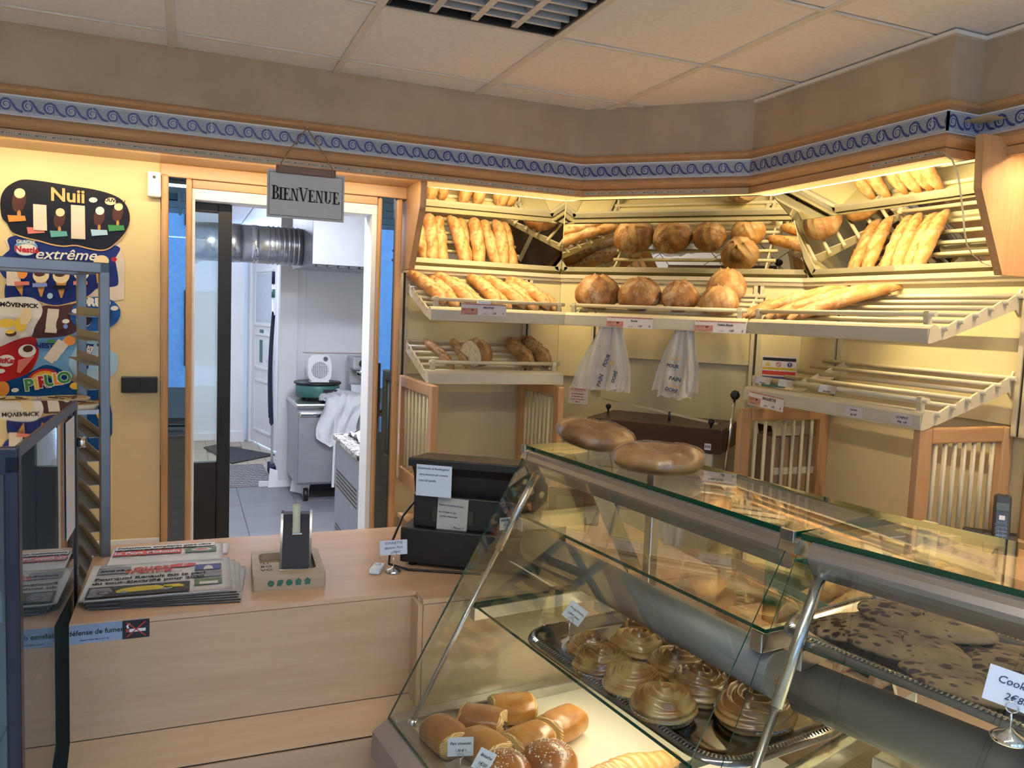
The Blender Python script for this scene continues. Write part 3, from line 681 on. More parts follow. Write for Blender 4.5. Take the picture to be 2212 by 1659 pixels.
MB().box(-.232, .56, 1.86, 1.88, FLOOR, -1.165).build('plinth', M_['beech'], ct_, True)
for k in range(4):
    o = inst('mosaic_tile', mtm, ct_, None); o.matrix_parent_inverse = WORLD[ct_.name].inverted(); o.location = (-.232+k*.2, 1.858, -1.255)
MB().box(-.21, 1.44, 2.53, 2.55, FLOOR, ZC-.014).build('back_panel', M_['beech'], ct_, True)
# ---------------------------------------------------------------- glass display case, two bays set at a slight angle
M_['deck'] = plain('cream_deck', (.80, .76, .62), .35, var=.02); M_['mauve'] = plain('mauve_bumper', (.30, .25, .24), .45, var=.04)
M_['caseglass'] = glass('case_glass', (.95, .975, .96)); M_['lampgrey'] = plain('lamp_housing', (.23, .225, .22), .5, .4, var=.05); M_['rail'] = plain('rail_aluminium', (.40, .385, .38), .33, .85, var=.04)
ANG1 = math.atan2(-.992, .123); ANG2 = ANG1+R(10)
PA = Vector((.822, 1.85)); LEN1 = .866; LEN2 = .80
PJ = PA+Vector((math.cos(ANG1), math.sin(ANG1)))*LEN1
def C1(s, w, z): return Vector((PA.x+math.cos(ANG1)*s-math.sin(ANG1)*w, PA.y+math.sin(ANG1)*s+math.cos(ANG1)*w, z))
def C2(s, w, z): return Vector((PJ.x+math.cos(ANG2)*s-math.sin(ANG2)*w, PJ.y+math.sin(ANG2)*s+math.cos(ANG2)*w, z))
def glass_slab(name, pts, ext, parent, edge='glassedge', mg='caseglass'):
    """pts: outline in order, ext: thickness vector; rim gets the green edge"""
    p = [Vector(q) for q in pts]; e = Vector(ext); n = len(p); mb = MB()
    nrm = (p[1]-p[0]).cross(p[2]-p[0])
    if nrm.dot(e) > 0: top, bot = [i+n for i in range(n)], list(range(n))[::-1]
    else: top, bot = [i+n for i in range(n)][::-1], list(range(n))
    mb.add(p+[q+e for q in p], [top, bot], 0)
    mb.add(p+[q+e for q in p], [(i, (i+1) % n, (i+1) % n+n, i+n) if nrm.dot(e) > 0 else (i+n, (i+1) % n+n, (i+1) % n, i) for i in range(n)], 1)
    return mb.build(name, [M_[mg], M_[edge]], parent)
def gz(w): return -.335-(-.007-w)*(.645/.363)      # height of the sloping front glass at depth w
def bay(name, label, loc, ang, L, first):
    t = thing(name, label, 'display case', (loc.x, loc.y, 0), ang)
    g = .004
    # body and deck
    MB().prism([(-.365, -.978), (-.405, -1.004), (-.408, -1.065), (-.36, -1.075), (-.335, -.99)], (0, 0, 0), (0, 1, 0), (0, 0, 1), (L, 0, 0)).build('front_bumper', M_['mauve'], t)
    MB().bbox(0, L, -.363, -.322, -1.012, -.984, .003).build('glass_channel', M_['alu'], t)
    MB().bbox(.0, L, -.322, .40, -1.02, -1.0, .002).build('deck', M_['deck'], t)
    if first: MB().bbox(-.004, .034, -.36, .40, -1.01, -.972, .004).build('end_channel', M_['alu'], t)
    MB().box(0, L, -.335, .40, FLOOR+.12, -1.02).build('wood_body', M_['beech_y'], t)
    MB().box(.0, L, -.29, .36, FLOOR, FLOOR+.12).build('plinth', M_['slot'], t)
    MB().tube([(0, -.36, -1.20), (L, -.36, -1.20)], .03, 12).build('rounded_rail', M_['honey_y'], t)
    # sloping front glass, top glass, end glass
    nv = Vector((0, .645, .363)).normalized()*-.005
    a, b = (.006, L-.010) if first else (.008, L)
    glass_slab('front_glass', [(a, -.366, gz(-.366)), (b, -.366, gz(-.366)), (b, -.008, gz(-.008)), (a, -.008, gz(-.008))], nv, t)
    glass_slab('top_glass', [(-.012 if first else .006, -.012, -.342), (L-.002, -.012, -.342), (L-.002, .258, -.342), (-.012 if first else .006, .258, -.342)], (0, 0, .011), t)
    if first: glass_slab('end_glass', [(-.003, -.366, -.982), (-.003, -.006, -.348), (-.003, .25, -.348), (-.003, .40, -.972)], (.005, 0, 0), t)
    # top rail the front glass hinges on
    pr = [(-.012, -.352), (-.010, -.343), (-.002, -.340), (.010, -.344), (.020, -.356), (.022, -.366), (.014, -.372), (.018, -.380), (.024, -.396), (.018, -.402), (.008, -.398), (-.004, -.384), (-.012, -.372), (-.016, -.362)]
    pr = [(x-.012, z) for x, z in pr]
    MB().prism(pr, (.028, 0, 0), (0, 1, 0), (0, 0, 1), (L-.052, 0, 0), smooth=False).build('hinge_rail', M_['rail'], t)
    for s_ in ((.0, .026), (L-.022, L+.012)) if first else ((L-.02, L),):
        c = MB().prism([(x-.001, z) for x, z in pr[:7]]+[pr[-1]], (s_[0], 0, 0), (0, 1, 0), (0, 0, 1), (s_[1]-s_[0], 0, 0)).build('rail_clamp', M_['alu'], t)
        MB().bbox(s_[0]+.003, s_[1]-.003, -.030, -.024, -.345, -.326, .001).build('clamp_tab', M_['alu'], c)
    # gas strut, rear stile
    s_ = .036
    st = MB(); p0, p1 = Vector((s_, .008, -.385)), Vector((s_, -.322, -.988)); m = p0.lerp(p1, .33)
    st.tube([p0, m], .0095, 14).build('strut_sleeve', M_['alu'], t)
    MB().tube([m, p1], .0065, 12).build('strut_rod', M_['alu'], t); MB().tube([p1+Vector((0, 0, -.01)), p1.lerp(p0, .02)], .011, 10).build('strut_foot', M_['alu'], t)
    MB().prism([(.10, -.345), (.155, -.345), (.345, -.68), (.29, -.68)], (.045, 0, 0), (0, 1, 0), (0, 0, 1), (.006, 0, 0)).build('rear_stile', M_['alu'], t)
    MB().bbox(.02, .05, .37, .40, -1.0, -.36, .004).build('rear_post', M_['alu'], t)
    # upper shelf with its lamp housing
    e = L-.035
    glass_slab('upper_shelf', [(.012, -.029, -.511), (e, -.029, -.511), (e, .33, -.511), (.012, .33, -.511)], (0, 0, .007), t)
    for s0 in (.010, e-.026):
        MB().bbox(s0, s0+.026, -.036, .20, -.545, -.5115, .002).build('shelf_bracket', M_['alu'], t)
    lp = [(.043+.043*math.cos(a)*.9, -.590+.043*math.sin(a)) for a in [pi*(.25+k*1.3/14) for k in range(15)]]+[(.03, -.60), (.06, -.575)]
    MB().prism([(w-.03, z) for w, z in lp], (.012, 0, 0), (0, 1, 0), (0, 0, 1), (e-.012, 0, 0), smooth=True).build('lamp_housing', M_['lampgrey'], t)
    # lower shelf with the lamp under its rear edge
    glass_slab('lower_shelf', [(.012, -.155, -.727), (e-.02, -.155, -.727), (e-.02, .235, -.727), (.012, .235, -.727)], (0, 0, .007), t)
    for s0 in (.010, e-.046):
        MB().bbox(s0, s0+.022, -.160, .235, -.76, -.7275, .002).build('shelf_bracket', M_['alu'], t)
    MB().bbox(.06, e-.06, .18, .215, -.772, -.745, .003).build('lamp_holder', M_['alu'], t)
    MB().tube([(.08, .197, -.778), (e-.08, .197, -.778)], .0065, 10).build('lamp_tube', M_['casetube'], t)
    return t
M_['casetube'] = plain('warm_case_tube', (1, 1, 1), .4, emit=((1, .86, .60), 3.0))
bay1 = bay('display_case', 'glass pastry case nearest the counter with a sloping front', PA, ANG1, LEN1, True)
bay2 = bay('display_case', 'second glass pastry case with the chocolate cookies, cut off by the right edge', PJ, ANG2, LEN2, False)
a_, b_ = C1(.10, .06, -.785), C1(.80, .06, -.785)
strip('case_lamp', a_, b_, (-.32, 0, -1), .05, .85, (1, .86, .62))
a_, b_ = C2(.08, .10, -.785), C2(.70, .10, -.785)
strip('case_lamp', a_, b_, (-.25, 0, -1), .05, 1.1, (1, .86, .62))
# ---------------------------------------------------------------- bread racks of round tubes, slatted partitions
TZ = lambda d: .128-(d-.012)*.3515           # height of a tube's centre at distance d from the wall
def rack(fr, zoff, s0, s1, brackets, label, clips=None, loc_s=None, group='bread racks in the niche'):
    o, a = frames[fr]
    t = thing('bread_rack', label, 'rack', (*F(fr, s0, 0, 0).xy, zoff), a, group)
    L = s1-s0
    tm_ = MB().tube([(0, 0, 0), (L, 0, 0)], .0088, 10).mesh('rail_tube', M_['metal'])
    for k in range(6):
        d = .012+.066*k; inst('rail_tube', tm_, t, Matrix.Translation((0, -d, TZ(d))))
    b = MB()
    pts = [(0.0, .152), (-.008, .135)]
    for k in range(6):
        d = .012+.066*k
        for dd, dz in ((-.0095, .003), (-.008, -.006), (.008, -.006), (.0095, .003)): pts.append((-(d+dd), TZ(d)+dz))
    pts += [(-.372, .004), (-.375, -.03), (-.33, -.022), (-.02, .082), (0, .06)]
    bme = MB().prism(pts, (-.004, 0, 0), (0, 1, 0), (0, 0, 1), (.008, 0, 0)).mesh('bracket', M_['metal'])
    for s_ in brackets: inst('bracket', bme, t, Matrix.Translation((s_-s0, 0, 0)))
    prf = [(-.366, -.020), (-.372, .002), (-.385, .016), (-.402, .022), (-.414, .016), (-.419, .009), (-.424, -.030), (-.423, -.037), (-.414, -.038), (-.385, -.030)]
    MB().prism(prf, (0, 0, 0), (0, 1, 0), (0, 0, 1), (L-.004, 0, 0)).build('price_rail', M_['metal'], t)
    MB().box(.003, L-.007, -.4245, -.4215, -.030, .008).build('rail_groove', M_['metal2'], t)
    cl = clips or (.02, L-.05)
    for c in cl:
        MB().prism([(-.395, .018), (-.380, .020), (-.381, .045), (-.377, .058), (-.384, .066), (-.398, .064), (-.401, .05)], (c, 0, 0), (0, 1, 0), (0, 0, 1), (.018, 0, 0)).build('clip', M_['metal'], t)
    MB().tube([(.012, -.389, .054), (L-.012, -.389, .054)], .0088, 10).build('guard_rail', M_['metal'], t)
    return t
M_['metal2'] = plain('cream_metal_face', (.56, .53, .42), .42, var=.04, scale=8, spec=.5)
rack('left', 0, .0, .652, (.008, .63), 'upper bread rack on the left, full of short loaves')
rack('left', -.272, -.005, .64, (.003, .615), 'lower bread rack on the left with five dark loaves')
rack('middle', 0, .205, 1.012, (.225, .975), 'bread rack across the corner with round loaves')
rack('right', 0, .0, .868, (.085, .845), 'upper bread rack on the right with long baguettes')
rack('right', -.272, .005, .868, (.13, .845), 'empty lower bread rack on the right with paper slips')
def partition(label, o, ang, L, zt, zb, n, dark=False):
    """wooden frame with upright rods; local x runs from the front edge to the wall"""
    t = thing('slatted_partition', label, 'partition', (o[0], o[1], 0), ang, 'slatted partitions below the racks')
    MB().bbox(0, .055, -.014, .014, zb, zt, .005).build('frame_post', M_['honey_z'], t)
    MB().bbox(L-.05, L, -.014, .014, zb, zt, .005).build('frame_post', M_['honey_z'], t)
    MB().bbox(.055, L-.05, -.014, .014, zt-.05, zt, .005).build('top_rail', M_['honey'], t)
    MB().bbox(.055, L-.05, -.014, .014, zb, zb+.07, .005).build('bottom_rail', M_['honey'], t)
    rm = MB().tube([(0, 0, zb+.07), (0, 0, zt-.05)], .0075, 8).mesh('rod', M_['metal'])
    for k in range(n): inst('rod', rm, t, Matrix.Translation((.055+(L-.105)*(k+.7)/(n+.4), 0, 0)))
    return t
partition('slatted wooden partition nearest the doorway', (.955, 3.13), pi/2, .55, -.305, -.80, 7)
partition('slatted wooden partition behind the cash register, left of the red notice', (1.57, 3.21), pi/2, .475, -.315, -.85, 8)
partition('slatted wooden partition beside the lever with the black ball', (2.10, 2.64), 0, .47, -.345, -.95, 7)
partition('slatted wooden partition behind the black telephone', (2.135, 1.815), 0, .43, -.305, -.80, 7)
# bags of bin-like bases under the niche
lb = thing('niche_base', 'long low base cupboard under the bread niche', 'cupboard', (1.8, 3.3, FLOOR))
MB().prism([(.96, 3.68), (.96, 3.2), (1.55, 3.2), (2.12, 2.62), (2.12, 1.80), (2.54, 1.80), (2.54, 2.79), (1.76, 3.68)], (0, 0, FLOOR), (1, 0, 0), (0, 1, 0), (0, 0, .66)).build('base_body', M_['honey'], lb, True)
MB().prism([(.955, 3.685), (.955, 3.19), (1.545, 3.19), (2.11, 2.615), (2.11, 1.79), (2.545, 1.79), (2.545, 2.795), (1.765, 3.685)], (0, 0, FLOOR+.66), (1, 0, 0), (0, 1, 0), (0, 0, .02)).build('base_top', M_['honey'], lb, True)
# ---------------------------------------------------------------- crusts and loaves
def crust(name, dark, mid, pale, flour=.35, rough=.55, glossy=0.0, slash=(.80, .55, .28), fscale=9, bscale=14):
    """baked crust: patchy browning, pale open slashes (vertex layer 'slash') and dusted flour"""
    m, nt, b = nodes(name); L = nt.links
    v = coords(nt); n1 = N(nt, 'ShaderNodeTexNoise'); n1.inputs['Scale'].default_value = bscale; n1.inputs['Detail'].default_value = 6; L.new(v, n1.inputs['Vector'])
    c1 = ramp(nt, n1.outputs[0], [(.30, dark), (.50, mid), (.72, pale)])
    at = N(nt, 'ShaderNodeAttribute', attribute_name='slash')
    mx = N(nt, 'ShaderNodeMix'); mx.data_type = 'RGBA'; L.new(at.outputs['Fac'], mx.inputs[0]); L.new(c1, mx.inputs[6]); mx.inputs[7].default_value = (*slash, 1)
    ae = N(nt, 'ShaderNodeAttribute', attribute_name='ear'); me_ = N(nt, 'ShaderNodeMix'); me_.data_type = 'RGBA'
    L.new(ae.outputs['Fac'], me_.inputs[0]); L.new(mx.outputs[2], me_.inputs[6]); me_.inputs[7].default_value = (*(c*.62 for c in dark), 1); mx = me_
    n2 = N(nt, 'ShaderNodeTexNoise'); n2.inputs['Scale'].default_value = fscale; n2.inputs['Detail'].default_value = 8; n2.inputs['Roughness'].default_value = .75
    mp = N(nt, 'ShaderNodeMapping'); mp.inputs['Location'].default_value = (3.1, 7.7, 1.3); L.new(v, mp.inputs[0]); L.new(mp.outputs[0], n2.inputs['Vector'])
    fl_ = ramp(nt, n2.outputs[0], [(.50, (0, 0, 0)), (.68, (flour, flour, flour))])
    geo = N(nt, 'ShaderNodeNewGeometry'); sx = N(nt, 'ShaderNodeSeparateXYZ')
    mf = N(nt, 'ShaderNodeMix'); mf.data_type = 'RGBA'; L.new(fl_, mf.inputs[0]); L.new(mx.outputs[2], mf.inputs[6]); mf.inputs[7].default_value = (.74, .60, .42, 1)
    L.new(mf.outputs[2], b.inputs['Base Color']); b.inputs['Roughness'].default_value = rough
    n3 = N(nt, 'ShaderNodeTexNoise'); n3.inputs['Scale'].default_value = 55; n3.inputs['Detail'].default_value = 5; L.new(v, n3.inputs['Vector'])
    bump(nt, b, n3.outputs[0], .55, .0025)
    if glossy: b.inputs['Coat Weight'].default_value = glossy; b.inputs['Coat Roughness'].default_value = .22
    return m
M_['bag'] = crust('baguette_crust', (.27, .10, .024), (.44, .205, .058), (.56, .31, .11), .55, slash=(.64, .40, .17))
M_['bagd'] = crust('dark_loaf_crust', (.20, .10, .035), (.32, .17, .06), (.45, .27, .11), .45, slash=(.55, .38, .20))
M_['boule'] = crust('boule_crust', (.14, .05, .014), (.30, .125, .035), (.46, .22, .07), .75, slash=(.60, .37, .16), fscale=1.6, bscale=2.2)
M_['boulep'] = crust('pale_boule_crust', (.30, .13, .035), (.46, .225, .07), (.58, .33, .13), .6, slash=(.68, .45, .22), fscale=1.6, bscale=2.2)
def set_slash(me, vals, ear=None):
    if ear: e = me.attributes.new('ear', 'FLOAT', 'POINT'); e.data.foreach_set('value', ear)
    a = me.attributes.new('slash', 'FLOAT', 'POINT'); a.data.foreach_set('value', vals)
def loaf_mesh(name, L, r, mat, seed, slashes=4, bend=.0, nu=84, nv=26, taper=.55, ear=.006, knob=False, flat=.80, width=.36):
    """baguette along +x, lying on z=0, with slanting cuts opened by the oven"""
    rnd = random.Random(seed); off = Vector((rnd.random()*50, rnd.random()*50, rnd.random()*50))
    vs_, sl, er = [], [], []
    cs = [((-.5+(k+.5)/slashes)*.86*L+rnd.uniform(-.06, .06)*L/slashes, rnd.uniform(.8, 1.15)) for k in range(slashes)] if slashes else []
    for i in range(nu+1):
        t = -1+2*i/nu; x = t*L/2
        e = max(0.0, 1-abs(t)**(6 if not knob else 10))**.5; rr = r*(taper+(1-taper)*(1-t*t)**.5)*e if abs(t) < 1 else 0
        rr *= 1+.09*noise.noise(off+Vector((t*3.5, 0, 0)))
        yb = bend*(1-t*t)*L+.008*noise.noise(off+Vector((t*2, 9, 0)))
        for j in range(nv):
            a = 2*pi*j/nv; cy, cz = math.cos(a), math.sin(a)
            h, s_, e_ = 0.0, 0.0, 0.0
            if cz > -.15:
                for c, wd in cs:
                    hl = L/max(1, slashes)*.78; u_ = (x-c)/hl; v_ = (cy-u_*.58)/(width*wd)+.18*noise.noise(off+Vector((x*40, cy*3, 3)))
                    q = u_*u_+v_*v_
                    if q < 1.25:
                        w = max(0, 1-q); s_ = max(s_, min(1, w*2.6)); h += -.0030*min(1, w*2)
                        lip = max(0, 1-abs(q-.95)/.26)*(1.0 if v_ > -.2 else .35); h += ear*lip; e_ = max(e_, lip*(.8 if v_ > 0 else .3))
            n_ = noise.noise(off+Vector((x*24, cy*1.3, cz*1.3)))*.0030+noise.noise(off+Vector((x*70, cy*3.2, cz*3.2)))*.0016
            R_ = rr+(h+n_)*min(1, rr/r*1.3)
            z = cz*R_*(flat if cz > 0 else .62)
            vs_.append((x, yb+cy*R_, z+rr*.60)); sl.append(max(0, min(1, s_*(.72+.4*noise.noise(off+Vector((x*34, cy*4, 2))))))); er.append(min(1, e_+(.6*abs(t)**8)))
    fs = [(i*nv+j, (i+1)*nv+j, (i+1)*nv+(j+1) % nv, i*nv+(j+1) % nv) for i in range(nu) for j in range(nv)]
    fs = [f[::-1] for f in fs]
    me = bpy.data.meshes.new(name); me.from_pydata(vs_, [], fs); me.materials.append(mat)
    me.polygons.foreach_set('use_smooth', [True]*len(fs)); set_slash(me, sl, er); me.update(); return me
def boule_mesh(name, r, h, mat, seed, cuts=2, n=64, m=34):
    rnd = random.Random(seed); off = Vector((rnd.random()*50, rnd.random()*50, rnd.random()*50)); a0 = rnd.random()*pi
    vs_, sl = [], []
    for i in range(m+1):
        ph = -pi/2+pi*i/m
        for j in range(n):
            a = 2*pi*j/n; c = math.cos(ph); p = Vector((math.cos(a)*c, math.sin(a)*c, math.sin(ph)))
            k = 1+.05*noise.noise(off+p*1.5)+.018*noise.noise(off+p*5); s_ = 0; hh = 0
            if p.z > .05:
                for q in range(cuts):
                    aa = a0+q*pi/cuts+.25; d = abs(p.x*math.sin(aa)-p.y*math.cos(aa)+.10*math.sin(3*(p.x*math.cos(aa)+p.y*math.sin(aa))))
                    if d < .24 and (p.x*p.x+p.y*p.y) < .82:
                        w = 1-d/.24; s_ = max(s_, min(1, w*1.8)*(.7+.5*noise.noise(off+p*6))); hh += -.05*w+.07*max(0, 1-abs(d-.20)/.07)*(1+noise.noise(off+p*9))
            zz = p.z*(h*.62 if p.z > 0 else h*.38)
            vs_.append((p.x*r*(k+hh*.4), p.y*r*(k+hh*.4), zz*(k+hh)+h*.36)); sl.append(s_*.8)
    fs = [(i*n+j, i*n+(j+1) % n, (i+1)*n+(j+1) % n, (i+1)*n+j) for i in range(m) for j in range(n)]
    me = bpy.data.meshes.new(name); me.from_pydata(vs_, [], fs); me.materials.append(mat)
    me.polygons.foreach_set('use_smooth', [True]*len(fs)); set_slash(me, sl); me.update(); return me
SL = math.atan(.3515)           # slope of the racks
def on_rack(fr, zoff, s_f, d_f, s_b, d_b, lift=.0):
    """frame with +x from the front end to the back end of a loaf lying on the tubes"""
    a, b = F(fr, s_f, d_f, TZ(d_f)+.009+zoff+lift), F(fr, s_b, d_b, TZ(d_b)+.009+zoff+lift)
    x = (b-a).normalized(); up = F(fr, 0, 0, 1)-F(fr, 0, 0, 0); up = up*math.cos(SL)+(F(fr, 0, 1, 0)-F(fr, 0, 0, 0))*math.sin(SL)
    y = up.cross(x).normalized(); z = x.cross(y); m = (a+b)/2
    return Matrix(((x.x, y.x, z.x, m.x), (x.y, y.y, z.y, m.y), (x.z, y.z, z.z, m.z), (0, 0, 0, 1))), (b-a).length
def loaf(name, me, M, label, cat, group, roll=0):
    o = inst(name, me, None, M @ Matrix.Rotation(roll, 4, 'X') if roll else M); return tag(o, label, cat, group)
ORD = ['first', 'second', 'third', 'fourth', 'fifth', 'sixth', 'seventh', 'eighth', 'ninth', 'tenth', 'eleventh']
short = [loaf_mesh('short_loaf', .415, .037, M_['bag'], 10+k, 3, bend=(-.02, .03, 0, .02)[k], ear=.007, knob=True, taper=.62) for k in range(4)]
for k, s_ in enumerate((.065, .125, .195, .255, .315, .375, .44, .505, .565, .62)):
    M, l = on_rack('left', 0, s_, .352, s_-.045+.05*(k % 3 == 1), .015, .0 if k % 2 else .016)
    lab = 'golden short loaf on the upper left rack, %s from the left' % ORD[k] if k else 'golden short loaf with a pale end, leftmost on the upper left rack'
    loaf('short_loaf', short[(k*3) % 4], M, lab, 'bread', 'short loaves on the upper left rack')
bou = [boule_mesh('round_loaf', 1, 1, M_['boule'], 30+k, 2) for k in range(3)]+[boule_mesh('round_loaf', 1, 1, M_['boulep'], 37, 2)]
for k, (s_, d_, r, h, which, z_, lab) in enumerate(((.30, .25, .105, .155, 0, 0, 'dark floured round loaf, leftmost on the corner rack'), (.50, .25, .100, .145, 1, 0, 'round loaf with a grey floured patch, second on the corner rack'), (.685, .25, .083, .135, 2, 0, 'small dark round loaf in the middle of the corner rack'), (.865, .285, .083, .125, 3, 0, 'pale round loaf at the front right of the corner rack'), (.858, .115, .088, .150, 3, .0, 'pale round loaf behind another at the right of the corner rack'))):
    p = F('middle', s_, d_, TZ(d_)+.005+z_); M = Matrix.Translation(p) @ Matrix.Rotation(frames['middle'][1], 4, 'Z') @ Matrix.Rotation(SL*.8, 4, 'X') @ Matrix.Rotation(k*1.3+.4, 4, 'Z') @ Matrix.Diagonal((r, r, h, 1))
    loaf('round_loaf', bou[which], M, lab, 'bread', 'round loaves on the corner rack')
lng = [loaf_mesh('baguette', .52, .034, M_['bag'], 50+k, 4, bend=(.0, .015, -.012, .0)[k], taper=.5, ear=.0045) for k in range(4)]
for k, (sf, sb) in enumerate(((-.095, .005), (-.01, .095), (.075, .17), (.135, .245), (.205, .29), (.27, .345))):
    M, l = on_rack('right', 0, sf-.02, .372, sb+.02, .0+.012, .004+.012*(k % 2))
    M = M @ Matrix.Diagonal(((l+.04)/.52, 1, 1, 1))
    lab = ['leftmost', 'second from the left', 'third from the left', 'fourth from the left', 'fifth from the left', 'rightmost'][k]
    loaf('baguette', lng[k % 4], M, 'crusty baguette on the upper right rack, %s' % lab, 'bread', 'baguettes on the upper right rack')
d1 = loaf_mesh('thin_loaf', .34, .024, M_['bagd'], 70, 4, taper=.5); d2 = loaf_mesh('dark_loaf', .34, .042, M_['bagd'], 71, 3, ear=.010, knob=True)
for me, sf, sb, z_, lab in ((d1, .135, .085, 0, 'thin dark pointed loaf, leftmost on the lower left rack'), (d1, .195, .225, .004, 'thin brown loaf standing beside the cut round loaf'),
                            (d2, .50, .515, 0, 'thick floured brown loaf, left of the pair on the lower left rack'), (d2, .585, .60, .01, 'thick floured brown loaf, right of the pair on the lower left rack')):
    M, l = on_rack('left', -.272, sf, .352, sb, .025, z_); loaf('dark_loaf', me, M, lab, 'bread', None)
# half a round loaf with the pale cut side to the left
hb = bmesh.new(); hb.from_mesh(boule_mesh('tmp', .078, .12, M_['bagd'], 80, 2)); 
r_ = bmesh.ops.bisect_plane(hb, geom=hb.verts[:]+hb.edges[:]+hb.faces[:], plane_co=(-.03, 0, 0), plane_no=(-1, 0, 0), clear_outer=True)
ed = [e for e in r_['geom_cut'] if isinstance(e, bmesh.types.BMEdge)]
fc = bmesh.ops.contextual_create(hb, geom=ed)['faces']
for f in fc: f.material_index = 1; f.smooth = False
me = bpy.data.meshes.new('half_loaf'); hb.to_mesh(me); hb.free(); me.materials.append(M_['bagd']); M_['crumb'] = plain('bread_crumb', (.72, .62, .46), .9, var=.15, scale=60, bumpy=.4); me.materials.append(M_['crumb'])
p = F('left', .255, .28, TZ(.28)-.272+.006); loaf('half_loaf', me, Matrix.Translation(p) @ Matrix.Rotation(SL*.8, 4, 'X') @ Matrix.Rotation(.35, 4, 'Z'), 'half round loaf with its pale cut side showing, on the lower left rack', 'bread', None)
# ---------------------------------------------------------------- pastries and everything in and on the cases
TX = {}
def text_mesh(s, size, shear=0.0, bold=0.0, align='CENTER', thick=0.0003):
    """lettering turned into a mesh: x to the right, y up"""
    k = (s, size, shear, bold, align)
    if k in TX: return TX[k]
    c = bpy.data.curves.new('lettering', 'FONT'); c.body = s; c.size = size; c.shear = shear; c.align_x = align; c.align_y = 'CENTER'
    c.offset = bold; c.extrude = thick; c.resolution_u = 3
    o = bpy.data.objects.new('lettering', c); COL.objects.link(o)
    dg = bpy.context.evaluated_depsgraph_get(); me = bpy.data.meshes.new_from_object(o.evaluated_get(dg)); me.name = 'lettering'
    bpy.data.objects.remove(o); bpy.data.curves.remove(c); TX[k] = me; return me
def write(s, size, M, mat, parent, shear=0.0, bold=0.0, align='CENTER', sx=1.0, name='lettering'):
    """M maps the text plane (x right, y up, z towards the reader) into the parent's space"""
    me = text_mesh(s, size, shear, bold, align).copy(); me.materials.clear(); me.materials.append(mat)
    return inst(name, me, parent, M @ Matrix.Diagonal((sx, 1, 1, 1)))
UP = Matrix(((1, 0, 0, 0), (0, 0, -1, 0), (0, 1, 0, 0), (0, 0, 0, 1)))    # text standing upright, read from -y
def T(x, y, z): return Matrix.Translation((x, y, z))
def RX(a): return Matrix.Rotation(a, 4, 'X')
def RY(a): return Matrix.Rotation(a, 4, 'Y')
def RZ(a): return Matrix.Rotation(a, 4, 'Z')
def c1(s, w, z, a=0): return T(*C1(s, w, z)) @ RZ(ANG1+a)
def c2(s, w, z, a=0): return T(*C2(s, w, z)) @ RZ(ANG2+a)
def lattice(name, fn, n, m, mats, cols=None, closed=True, mi=None):
    """grid mesh fn(u,v) with u round the circle when closed"""
    vs_ = [fn(i/n if closed else i/(n-1), j/(m-1)) for j in range(m) for i in range(n)]
    fs = [(j*n+i, j*n+(i+1) % n, (j+1)*n+(i+1) % n, (j+1)*n+i) for j in range(m-1) for i in range(n if closed else n-1)]
    me = bpy.data.meshes.new(name); me.from_pydata([tuple(p) for p in vs_], [], fs)
    for q in mats: me.materials.append(q)
    me.polygons.foreach_set('use_smooth', [True]*len(fs))
    if mi: me.polygons.foreach_set('material_index', [mi((i+.5)/n, (j+.5)/(m-1)) for j in range(m-1) for i in range(n if closed else n-1)])
    me.update(); return me
# --- pain au chocolat: a rolled pillow, layered pale ends with two dark chocolate sticks
def layered():
    m, nt, b = nodes('layered_dough'); L = nt.links; v = coords(nt)
    w = N(nt, 'ShaderNodeTexWave', wave_type='RINGS', rings_direction='X'); w.inputs['Scale'].default_value = 90; w.inputs['Distortion'].default_value = 3.5; w.inputs['Detail'].default_value = 2; w.inputs['Detail Scale'].default_value = .6
    L.new(v, w.inputs['Vector']); L.new(ramp(nt, w.outputs[0], [(.1, (.50, .26, .07)), (.55, (.74, .50, .20)), (.9, (.80, .60, .30))]), b.inputs['Base Color']); b.inputs['Roughness'].default_value = .5
    bump(nt, b, w.outputs[0], .5, .0015); return m
M_['layer'] = layered()
M_['glaze'] = crust('glazed_crust', (.26, .09, .018), (.47, .20, .042), (.62, .33, .09), 0, .30, .6)
M_['glazed2'] = crust('dark_glazed_crust', (.20, .065, .015), (.34, .125, .028), (.50, .22, .05), 0, .30, .6)
M_['choc'] = plain('dark_chocolate', (.025, .012, .008), .4)
def pain_mesh(seed, gl):
    rnd = random.Random(seed); off = Vector((seed*3.3, 1, 2)); L, a_, h_ = .112, .046, .064
    def f(u, v):
        th = 2*pi*u; c, s_ = math.cos(th), math.sin(th)
        y = a_*(abs(c)**.75)*(1 if c > 0 else -1); z = h_*.5*(1+(abs(s_)**.72)*(1 if s_ > 0 else -.94))
        t = -1+2*v; e = 1.0
        if abs(t) > .80: q = (abs(t)-.80)/.20; e = 1-.16*q*q if q < .75 else 1-.09-.9*(q-.75)/.25*1.01
        x = L/2*min(1, abs(t)*1.02)*(1 if t > 0 else -1)*(1 if abs(t) < .95 else 1.0)
        k = 1+.06*noise.noise(off+Vector((x*22, y*20, z*20)))+.02*noise.noise(off+Vector((x*70, y*60, z*60)))
        sq = 1-.10*t*t
        return (x+.004*noise.noise(off+Vector((y*30, z*30, 5))), y*e*k*sq, h_*.47+(z-h_*.47)*e*k*sq)
    me = lattice('pain_au_chocolat', f, 44, 34, [gl, M_['layer']], mi=lambda u, v: 1 if (v < .085 or v > .915) else 0)
    set_slash(me, [0]*len(me.vertices)); return me
pcm = MB().tube([(-.004, 0, 0), (.004, 0, 0)], [.0065, .0062], 10).mesh('chocolate_stick', M_['choc'])
